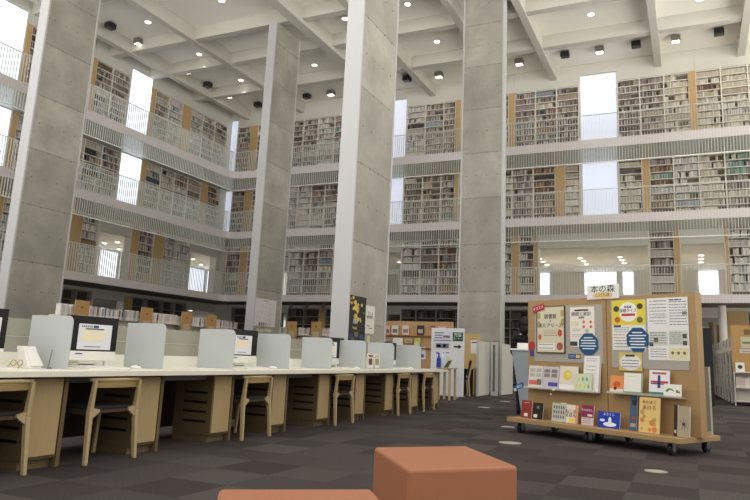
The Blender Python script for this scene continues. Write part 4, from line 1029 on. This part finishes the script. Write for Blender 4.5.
# ================================================================= WOODEN NOTICE BOARD BEYOND THE DESK
YN = 19.4
a = onY(384, 321.5, YN); b = onY(457, 321.5, YN); zt = (a.z+b.z)/2
t = empty('cork_board', (a.x, YN, 0), 0, 'long wooden board showing rows of books beyond the far end of the desk', 'display board')
wb = b.x-a.x-.12; CORK = mat('cork_orange', (186, 150, 108), .7, noise=(20, .06, (1, 1, 1)))
MB().box(0, wb, 0, .06, .4, zt).build('board', CORK, t)
MB().box(.0, .06, 0, .3, 0, .4).box(wb-.06, wb, 0, .3, 0, .4).build('leg', CORK, t)
for z_ in (onY(420, 335, YN).z-.02, onY(420, 347, YN).z-.02): MB().box(0, wb, -.1, 0, z_-.02, z_).build('ledge', mat('ledge_wood', (170, 124, 76), .5), t)
def shown(x0, y0, x1, y1, col, label, c2=None):
    p = onY(x0, y1, YN-.06); q = onY(x1, y0, YN-.06)
    r = empty('displayed_book', (p.x, YN-.04, p.z), 0, label, 'book')
    MB().box(0, q.x-p.x, -.02, 0, 0, q.z-p.z).build('cover', flat('c_%d_%d_%d' % col, col), r)
    if c2: MB().box((q.x-p.x)*.15, (q.x-p.x)*.85, -.022, -.02, (q.z-p.z)*.2, (q.z-p.z)*.6).build('picture', flat('c_%d_%d_%d' % c2, c2), r)
shown(385.5, 326, 390, 334.5, (206, 176, 166), 'pinkish book cover at the left of the top row on the far board', (120, 84, 84))
shown(391.5, 325.5, 398.5, 334.5, (214, 208, 196), 'white book with a grey photo, second in the top row of the far board', (110, 112, 108))
shown(402, 325.5, 409, 334.5, (222, 204, 196), 'pale pink book, third in the top row of the far board', (150, 120, 120))
shown(417, 325.5, 424, 335, (62, 52, 56), 'dark book with pale band, fourth in the top row of the far board', (180, 172, 170))
shown(430.5, 326, 435, 330, (140, 60, 84), 'dark pink booklet peeking above the white sign board', (220, 200, 200))
shown(438, 326, 446, 330, (216, 160, 160), 'rose booklet peeking above the white sign board', (230, 220, 210))
shown(386, 338.5, 391.5, 345, (170, 146, 132), 'brownish book at the left of the lower row on the far board', (110, 100, 110))
shown(392.5, 338, 403, 344.5, (236, 234, 228), 'wide white sheet in the lower row of the far board')
shown(404.5, 338.5, 412.5, 343, (200, 176, 140), 'low beige booklet in the lower row of the far board', (170, 140, 110))
shown(414, 338, 420.5, 347, (196, 200, 110), 'yellow-green book in the lower row of the far board', (220, 222, 170))

# ================================================================= WHITE SIGN BOARD WITH ARROW
p0 = onZ(430, 397.5, 0); p1 = onZ(464, 399.5, 0); YS = 15.6
xa = onY(430.5, 365, YS).x; xb = onY(463.5, 365, YS).x; zt = onY(463.5, 328.5, YS).z
t = empty('sign_board', (xa, YS, 0), 0, 'white standing sign board with green panel, arrow and posters', 'sign board')
ws = xb-xa; SB = mat('sign_board_white', (214, 216, 216), .5)
MB().box(0, ws, 0, .05, .05, zt).build('panel', SB, t, bevel=.008); MB().box(ws*.48, ws*.49, -.003, 0, .05, zt).build('seam', mat('seam_grey', (150, 152, 154), .5), t)
MB().box(.05, .12, -.25, .3, 0, .05).box(ws-.12, ws-.05, -.25, .3, 0, .05).build('foot', MET, t)
def onsign(x0, y0, x1, y1): p = onY(x0, y1, YS-.01); q = onY(x1, y0, YS-.01); return p.x-xa, q.x-xa, p.z, q.z
u0, u1, v0, v1 = onsign(452.5, 332.5, 463, 341)
g = MB().box(u0, min(u1, ws-.01), -.008, 0, v0, v1).build('green_panel', flat('sign_green', (34, 84, 54)), t)
text_mesh('lettering', '児童', .1, flat('c_226_230_226', (226, 230, 226)), g, ((u0+u1)/2, -.0096, v0+.68*(v1-v0)), (pi/2, 0, 0)); text_mesh('lettering', 'コーナー', .062, flat('c_226_230_226', (226, 230, 226)), g, ((u0+u1)/2, -.0096, v0+.26*(v1-v0)), (pi/2, 0, 0))
u0, u1, v0, v1 = onsign(453.5, 344.5, 461.5, 349); vm = (v0+v1)/2; hh = (v1-v0)/2
MB().prism([(u0, vm-hh*.35), (u0+(u1-u0)*.6, vm-hh*.35), (u0+(u1-u0)*.6, vm-hh), (u1, vm), (u0+(u1-u0)*.6, vm+hh), (u0+(u1-u0)*.6, vm+hh*.35), (u0, vm+hh*.35)][::-1], -.006, 0, axis='y').build('arrow', flat('arrow_dark', (34, 38, 40)), t)
def spos(x0, y0, x1, y1, col, label, items=()):
    u0, u1, v0, v1 = onsign(x0, y0, x1, y1)
    r = empty('poster', (xa+u0, YS-.0005, v0), 0, label, 'poster'); W_2 = u1-u0; H_2 = v1-v0
    MB().box(0, W_2, -.004, 0, 0, H_2).build('sheet', flat('c_%d_%d_%d' % col, col), r)
    for a_, b_, c_, d_, cc in items: MB().box(W_2*a_, W_2*b_, -.0055, -.004, H_2*c_, H_2*d_).build('print_block', flat('c_%d_%d_%d' % cc, cc), r)
spos(433.5, 331, 451, 340.5, (206, 210, 220), 'bluish upper poster with lines of print on the white sign board', ((.06, .6, .74, .84, (84, 90, 120)), (.06, .5, .5, .6, (96, 90, 100)), (.55, .95, .3, .55, (140, 110, 120)), (.06, .5, .25, .36, (100, 104, 130)), (.0, 1, 0, .08, (70, 86, 140))))
spos(433.5, 341.5, 451, 349.5, (206, 208, 212), 'poster with a dark photo strip, middle of the white sign board', ((.12, .88, .2, .75, (110, 112, 128)), (.2, .4, .3, .6, (70, 74, 90)), (.55, .7, .3, .65, (160, 164, 170))))
spos(434, 350.5, 451, 356, (220, 220, 222), 'white strip poster with three short words on the sign board', ((.1, .3, .5, .7, (130, 126, 170)), (.4, .6, .5, .7, (130, 126, 170)), (.7, .9, .5, .7, (130, 126, 170))))

# small table with leaflets beside the sign board
p = onZ(446, 397, 0); TY = 14.7; TX = onY(436.5, 370.5, TY).x; TX1 = onY(450.5, 370.5, TY).x
t = empty('side_table', (TX, TY, 0), 0, 'small wooden side table in front of the white sign board', 'table')
TL = TX1-TX+.7
MB().box(0, TX1-TX, 0, .5, .69, .72).build('tabletop', mat('table_wood', (166, 150, 116), .5), t)
for x in (.02, TX1-TX-.06):
    for y in (.04, .42): MB().box(x, x+.045, y, y+.045, 0, .69).build('leg', CHW, t)
def bottle(px, Y, h, r, col, cap, label):
    p = onY(px, 368, Y); b_ = empty('spray_bottle', (p.x, Y, .72), 0, label, 'bottle')
    m = MB(); prof = [(r, 0), (r, h*.6), (r*.5, h*.75), (r*.35, h*.8)]
    for (a0, z0_), (a1, z1_) in zip(prof, prof[1:]): m.cyl((0, 0, z0_), (0, 0, z1_), a0, a1, 14)
    m.build('body', flat('c_%d_%d_%d' % col, col), b_); MB().cyl((0, 0, h*.8), (0, 0, h), r*.4, r*.4).box(-r*1.2, r*.3, -.012, .012, h*.93, h).build('spray_head', flat('c_%d_%d_%d' % cap, cap), b_)
bottle(438.5, 14.9, .33, .05, (40, 66, 160), (60, 80, 170), 'blue spray bottle behind the far end of the desk')
bottle(441.5, 15.0, .4, .06, (196, 210, 222), (214, 220, 226), 'clear pale bottle right of the blue one')
p = onY(447, 368, 14.85)
t = empty('potted_plant_card', (p.x-.1, 14.8, .72), 0, 'tilted picture card with dark green leaf on the side table', 'picture card')
c_ = MB().box(0, .17, -.004, 0, 0, .27).build('card', flat('card_pale', (196, 192, 178)), t, rot=(-.15, .35, 0))
MB().prism([(.03, .02), (.13, .05), (.15, .24), (.07, .2)][::-1], -.006, -.004, axis='y').build('leaf', flat('leaf_dark', (70, 78, 50)), c_)
p = onY(420.5, 350, 19.2)
q0 = onY(417, 359, YN-.07); q1 = onY(425, 347, YN-.07)
r = empty('white_notice', (q0.x, YN-.001, q0.z), 0, 'white and blue notice on the wooden board above the desk end', 'notice')
MB().box(0, q1.x-q0.x, -.004, 0, 0, q1.z-q0.z).build('sheet', PAPER, r); MB().box(.04, .2, -.006, -.004, .05, .15).build('picture', flat('c_90_110_150', (90, 110, 150)), r)

# ================================================================= STUDY CORNER, WHITE SCREENS
YW = 17.6
a = onY(464, 330, YW); b = onY(480, 372, YW)
t = empty('study_carrel', (a.x-.3, YW, 0), 0, 'plywood study carrel with a paper notice right of the white sign board', 'study carrel')
wc = b.x-a.x+.14
zt = onY(470, 333, YW).z
YEL = mat('carrel_yellow', (194, 166, 116), .5)
MB().box(0, wc, .5, .53, .0, zt).build('back_panel', YEL, t); MB().box(0, wc, 0, .5, .68, .72).build('desktop', YEL, t); MB().box(0, wc, .46, .5, 0, .68).build('modesty_panel', DARK, t); MB().box(wc-.03, wc, 0, .5, 0, .68).build('side_panel', YEL, t)
q0 = onY(470.5, 353.5, YW+.49); q1 = onY(479, 340.5, YW+.49)
t = empty('paper_notice', (q0.x, YW+.499, q0.z), 0, 'white paper notice on the study carrel back', 'notice')
MB().box(0, q1.x-q0.x, -.003, 0, 0, q1.z-q0.z).build('sheet', PAPER, t)
MB().box(.03, q1.x-q0.x-.03, -.0045, -.003, (q1.z-q0.z)*.8, (q1.z-q0.z)*.88).build('title', INK, t)
# chair with dark back
p = onZ(472, 397, 0)
t = empty('carrel_chair', (p.x-.42, 16.9, 0), radians(-65), 'wooden chair with a dark upright back at the study carrel', 'chair')
for x in (-.21, .21):
    MB().hexa([(x-.015, -.2, 0), (x+.015, -.2, 0), (x+.015, -.17, 0), (x-.015, -.17, 0), (x-.018, -.17, .44), (x+.018, -.17, .44), (x+.018, -.13, .44), (x-.018, -.13, .44)]).build('leg', CHW, t)
    MB().hexa([(x-.015, .24, 0), (x+.015, .24, 0), (x+.015, .27, 0), (x-.015, .27, 0), (x-.018, .2, .44), (x+.018, .2, .44), (x+.018, .24, .44), (x-.018, .24, .44)]).hexa([(x-.018, .2, .44), (x+.018, .2, .44), (x+.018, .24, .44), (x-.018, .24, .44), (x-.013, .3, .9), (x+.013, .3, .9), (x+.013, .325, .9), (x-.013, .325, .9)]).build('leg', CHW, t)
MB().box(-.22, .22, -.2, .24, .42, .46).build('seat', SEATB, t, bevel=.01)
MB().hexa([(-.19, .22, .5), (.19, .22, .5), (.19, .25, .5), (-.19, .25, .5), (-.17, .28, .9), (.17, .28, .9), (.17, .32, .9), (-.17, .32, .9)]).build('backrest', SEATB, t, bevel=.01)
MB().box(-.22, .22, .29, .325, .9, .93).build('top_rail', CHW, t, bevel=.008)
# white screens and a glazed frame
SCRN = mat('white_screen', (208, 206, 194), .6)
def screen(ax, ay, bx, by, topy, label, mtl=SCRN, name='white_partition'):
    A = onZ(ax, ay, 0); B = onZ(bx, by, 0); A.z = B.z = 0; d = (B-A); L_ = d.length; an = atan2(d.y, d.x)
    zt = onY((ax+bx)/2, topy, (A.y+B.y)/2).z
    r = empty(name, A, an, label, 'partition', None)
    MB().box(0, L_, 0, .05, .0, zt).build('panel', mtl, r, bevel=.005)
    MB().box(-.02, .0, -.005, .055, 0, zt).box(L_, L_+.02, -.005, .055, 0, zt).build('edge_post', STEEL, r)
    return r, L_, zt
screen(478, 396.4, 489, 394.6, 341.5, 'left tall white partition panel beside the glazed frame')
screen(501.5, 395.2, 512.5, 393.9, 344.5, 'right white partition panel left of the display trolley')
A = onZ(490.5, 395.4, 0); B = onZ(500.3, 395.4, 0)
zt = onY(495, 342, A.y).z
r = empty('glazed_frame', (A.x, A.y, 0), 0, 'narrow white-framed glass panel between the two white partitions', 'glass panel')
L_ = B.x-A.x
MB().box(0, .05, 0, .06, 0, zt).box(L_-.07, L_, 0, .06, 0, zt).box(.05, L_-.07, 0, .06, zt-.07, zt).box(.05, L_-.07, 0, .06, 0, .1).build('frame', STEEL, r)
MB().box(.05, L_-.07, .02, .03, .1, zt-.07).build('pane', mat('grey_glass', (110, 120, 112), .1, .5, alpha=.85), r)

# ================================================================= PERSON AT THE STAND
PX, PYY = onY(524.5, 350, 11.9).x, 11.9
SKIN = mat('skin', (196, 150, 122), .6); HAIR = mat('hair_black', (18, 15, 14), .6); TOP = mat('black_knit', (20, 20, 22), .9); TRS = mat('dark_trousers', (34, 34, 40), .9)
person = empty('person', (PX, PYY, 0), radians(195), 'person with black hair and black top standing behind the pale stand', 'person')
def skin_body():
    V = {'pel': (0, 0, .9), 'sp': (0, -.01, 1.08), 'ch': (0, .0, 1.27), 'nk': (0, -.01, 1.4), 'nk2': (0, -.03, 1.47), 'hd': (0, -.04, 1.56), 'ht': (0, -.03, 1.65),
         'sl': (-.17, 0, 1.34), 'el': (-.22, .03, 1.1), 'wl': (-.16, -.16, 1.0), 'pl': (-.13, -.24, 1.02),
         'sr': (.17, 0, 1.34), 'er': (.22, .03, 1.1), 'wr': (.16, -.16, 1.0), 'pr': (.13, -.24, 1.02),
         'hl': (-.09, 0, .84), 'kl': (-.1, -.02, .46), 'al': (-.1, .02, .08), 'tl': (-.1, -.14, .03),
         'hr': (.09, 0, .84), 'kr': (.1, -.02, .46), 'ar': (.1, .02, .08), 'tr': (.1, -.14, .03)}
    E_ = [('pel', 'sp'), ('sp', 'ch'), ('ch', 'nk'), ('nk', 'nk2'), ('nk2', 'hd'), ('hd', 'ht'), ('ch', 'sl'), ('sl', 'el'), ('el', 'wl'), ('wl', 'pl'), ('ch', 'sr'), ('sr', 'er'), ('er', 'wr'), ('wr', 'pr'),
          ('pel', 'hl'), ('hl', 'kl'), ('kl', 'al'), ('al', 'tl'), ('pel', 'hr'), ('hr', 'kr'), ('kr', 'ar'), ('ar', 'tr')]
    Rr = {'pel': .14, 'sp': .12, 'ch': .135, 'nk': .055, 'nk2': .052, 'hd': .082, 'ht': .07, 'sl': .06, 'el': .042, 'wl': .028, 'pl': .03, 'sr': .06, 'er': .042, 'wr': .028, 'pr': .03, 'hl': .095, 'kl': .058, 'al': .04, 'tl': .032, 'hr': .095, 'kr': .058, 'ar': .04, 'tr': .032}
    for sd, sx in (('l', -1), ('r', 1)):   # five separate fingers
        for i, (dx, ln) in enumerate(((-.024, .06), (-.008, .07), (.008, .066), (.024, .052))):
            V['f%s%d' % (sd, i)] = (sx*.13+dx, -.27, 1.018); V['g%s%d' % (sd, i)] = (sx*.13+dx*1.2, -.27-ln*.6, 1.0)
            Rr['f%s%d' % (sd, i)] = .009; Rr['g%s%d' % (sd, i)] = .008
            E_ += [('p'+sd, 'f%s%d' % (sd, i)), ('f%s%d' % (sd, i), 'g%s%d' % (sd, i))]
        V['th'+sd] = (sx*.13-sx*.05, -.25, 1.0); Rr['th'+sd] = .01; E_.append(('p'+sd, 'th'+sd))
    names = list(V); me = bpy.data.meshes.new('body'); me.from_pydata([V[n] for n in names], [(names.index(a), names.index(b)) for a, b in E_], [])
    o = bpy.data.objects.new('body', me); C.objects.link(o)
    o.modifiers.new('skin', 'SKIN'); ss = o.modifiers.new('sub', 'SUBSURF'); ss.levels = ss.render_levels = 2
    sv = me.skin_vertices[0].data if me.skin_vertices else None
    if sv is None:
        bpy.context.view_layer.objects.active = o; sv = me.skin_vertices[0].data
    for n, s_ in zip(names, sv): s_.radius = (Rr[n], Rr[n]*(.72 if n in ('pel', 'sp', 'ch') else 1))
    sv[0].use_root = True
    bpy.context.view_layer.update()
    m2 = bpy.data.meshes.new_from_object(o.evaluated_get(bpy.context.evaluated_depsgraph_get()))
    C.objects.unlink(o); bpy.data.objects.remove(o)
    m2.materials.clear()
    for mm in (SKIN, TOP, TRS): m2.materials.append(mm)
    for p in m2.polygons:
        c = p.center; p.use_smooth = True
        p.material_index = 0
        if c.z < .92 and c.y > -.16 or c.z < .9: p.material_index = 2
        elif c.z < 1.42 and not (c.y < -.17): p.material_index = 1
        if c.z < .08: p.material_index = 1
    b_ = bpy.data.objects.new('body', m2); C.objects.link(b_); b_.parent = person
skin_body()
m = MB(); m.sphere((0, -.0, 1.6), .112, 18, 12, sc=(1, 1.08, 1.15)); m.sphere((0, .05, 1.5), .095, 16, 10, sc=(1.02, .75, 1.2))
m.build('hair', HAIR, person)
MB().sphere((0, -.135, 1.565), .014, 8, 6, sc=(.8, 1.2, 1.4)).build('nose', SKIN, person)
for sx in (-1, 1): MB().sphere((sx*.032, -.122, 1.585), .011, 8, 6).build('eye', PAPER, person)
m = MB(); m.tube([(.075*cos(2*pi*k/14), -.01+.06*sin(2*pi*k/14), 1.405) for k in range(15)], .014, 8); m.build('collar', PAPER, person)
# tapered pale stand (book return stand) with white top, seen left of the board
SX = onY(514, 349, 11.0).x; SX2 = SX+.62
t = empty('tapered_stand', (SX, 10.75, 0), 0, 'pale blue-grey tapered stand with white top left of the display board', 'stand')
zt = onY(518, 348.5, 10.75).z
STD = mat('stand_blue_grey', (156, 163, 168), .5)
MB().hexa([(.17, .1, .05), (.45, .1, .05), (.45, .4, .05), (.17, .4, .05), (.02, 0, zt-.03), (.6, 0, zt-.03), (.6, .45, zt-.03), (.02, .45, zt-.03)]).build('body', STD, t, bevel=.01)
MB().box(0, .62, -.02, .47, zt-.03, zt).build('top', PAPER, t, bevel=.006); MB().box(.03, .58, .35, .42, zt, zt+.1).build('upstand', PAPER, t)
MB().box(.12, .5, .06, .44, 0, .05).build('base', RUB, t)

# ================================================================= RIGHT-HAND BOOKCASES
YR = 20.5
XA = onY(735.5, 406, YR).x
# front display unit facing the hall
t = empty('end_display_bookcase', (XA, YR, 0), 0, 'wood-fronted display bookcase at the right picture edge with notices above', 'bookcase')
wR = 1.6; z1 = onY(736, 324.5, YR).z; z2 = onY(745, 372, YR).z; z3 = onY(745, 387.5, YR).z; zb_ = onY(745, 402, YR).z
MB().box(0, wR, .3, .34, 0, z1).build('back_panel', ENDW, t); MB().box(0, wR, 0, .3, z2-.03, z2).build('shelf', LOWS, t); MB().box(.02, wR, 0, .3, z3-.03, z3).build('shelf', LOWS, t)
MB().box(.02, wR, 0, .3, .1, .13).build('shelf', LOWS, t); MB().box(0, .025, 0, .3, .0, z2-.03).build('side_panel', LOWS, t); MB().box(.025, wR, .02, .3, 0, .1).build('plinth', DARK, t)
MB().box(.025, wR, .27, .3, .13, z2-.03).build('inner_back', LOWS, t)
shelf_books(Vector((XA+.03, YR+.06, z3)), 0, 1.0, 'on the display bookcase at the right edge', 'on the display bookcase at the right edge', 12, wts=(4, 1, 1, 8, 0, 0, 0))
p = onY(736.5, 371.5, YR+.1)
r = empty('framed_photo', (XA+.06, YR+.1, z2), 0, 'small white framed picture with a dark round subject on the right bookcase', 'framed picture')
MB().box(0, .22, 0, .012, 0, .25).build('frame', PAPER, r, rot=(-.15, 0, 0)); MB().prism([(.11+.06*cos(2*pi*k/14), .13+.055*sin(2*pi*k/14)) for k in range(14)][::-1], -.002, 0, axis='y').build('picture', flat('c_60_56_54', (60, 56, 54)), r, rot=(-.15, 0, 0))
for x0, y0, x1, y1, col, nm in ((741, 337, 752, 348, (196, 196, 160), 'pale yellow notice on the wooden back of the right bookcase'), (739.5, 349.5, 752, 353, (206, 204, 200), 'narrow white strip notice below the pale yellow one'), (744, 329.5, 749.5, 334.5, (120, 100, 70), 'small brown emblem at the top of the right bookcase back')):
    q0 = onY(x0, y1, YR+.3); q1 = onY(x1, y0, YR+.3)
    r = empty('paper_notice', (q0.x, YR+.299, q0.z), 0, nm, 'notice'); MB().box(0, q1.x-q0.x, -.004, 0, 0, q1.z-q0.z).build('sheet', flat('c_%d_%d_%d' % col, col), r)
    if col[0] > 180: MB().box(.04, (q1.x-q0.x)*.8, -.006, -.004, (q1.z-q0.z)*.4, (q1.z-q0.z)*.55).build('lettering', flat('c_110_110_90', (110, 110, 90)), r)
# run of bookcases behind it, seen along their book-filled side
zr = 1.82
for k in range(8):
    y0 = YR+.36+k*1.0; XA_ = XA-.0425*k
    t = empty('side_bookcase', (XA_, y0+.96, 0), -pi/2, 'white bookcase in the row behind the right display unit, %s from the front' % ORD[k], 'bookcase', 'bookcases in the row at the right')
    MB().box(0, .03, 0, .5, 0, zr).build('side_panel', LOWS, t); MB().box(.93, .96, 0, .5, 0, zr).build('side_panel', LOWS, t)
    MB().box(.03, .93, .48, .5, .1, zr-.2).build('back_panel', LOWS, t)
    for z_ in (.1, .44, .78, 1.12, 1.46): MB().box(.03, .93, 0, .48, z_-.02, z_).build('shelf', LOWS, t)
    MB().box(.03, .93, -.01, .02, zr-.22, zr).build('header_board', PAPER, t)
    MB().box(.03, .93, .02, .48, 0, .08).build('plinth', DARK, t)
    if k < 8:
        for z_ in (.1, .44, .78, 1.12): shelf_books(Vector((XA_-.012, y0+.93, z_)), -pi/2, .9, 'in the right-hand row of white bookcases', 'in the right-hand row of white bookcases', (8, 4, 0, 0, 0, 0, 0, 0)[k], wts=(6, 4, 5, 2, 3, 2, 2), fill=1)
# round column and wooden ends farther back on the right
p = onY(723.5, 340, 26.2)
t = empty('round_column', (p.x, 26.0, 0), 0, 'white round column under the lowest gallery at the right', 'column')
MB().cyl((0, 0, 0), (0, 0, F2B), .13, n=24).build('shaft', WHITE, t); MB().cyl((0, 0, 0), (0, 0, .08), .16, n=24).build('base_ring', WHITE, t)
p = onY(713, 350, 28.4); q = onY(717.3, 350, 28.4)
wood_end(((p.x+q.x)/2-.1, 28.4, 0), 0, q.x-p.x, 2.7, 'light wooden end panel under the right gallery, left of the white round column', paper=False)
p = onY(717.6, 350, 30.6); q = onY(724, 350, 30.6)
r = empty('wooden_end_panel', ((p.x+q.x)/2, 30.6, 0), 0, 'darker wooden end panel just behind the light one at the right', 'end panel')
MB().box(-(q.x-p.x)/2, (q.x-p.x)/2, 0, .04, 0, 2.75).build('panel', ENDW, r)
# dark blue screen behind the trolley's right end
p = onY(700.5, 350, 19.5); q = onY(712.5, 350, 19.5)
r = empty('dark_partition', (p.x, 19.5, 0), 0, 'dark blue-black partition seen right of the display board', 'partition')
MB().box(0, q.x-p.x, 0, .05, 0, onY(706, 328, 19.5).z).build('panel', flat('partition_navy', (34, 38, 44)), r); MB().box(-.03, 0, -.01, .06, 0, 1.95).build('edge_post', DARK, r)
tag(books.build('library_book', BOOKM), 'rows of library books filling the gallery bookcases on the back and left walls', 'book', kind='stuff')
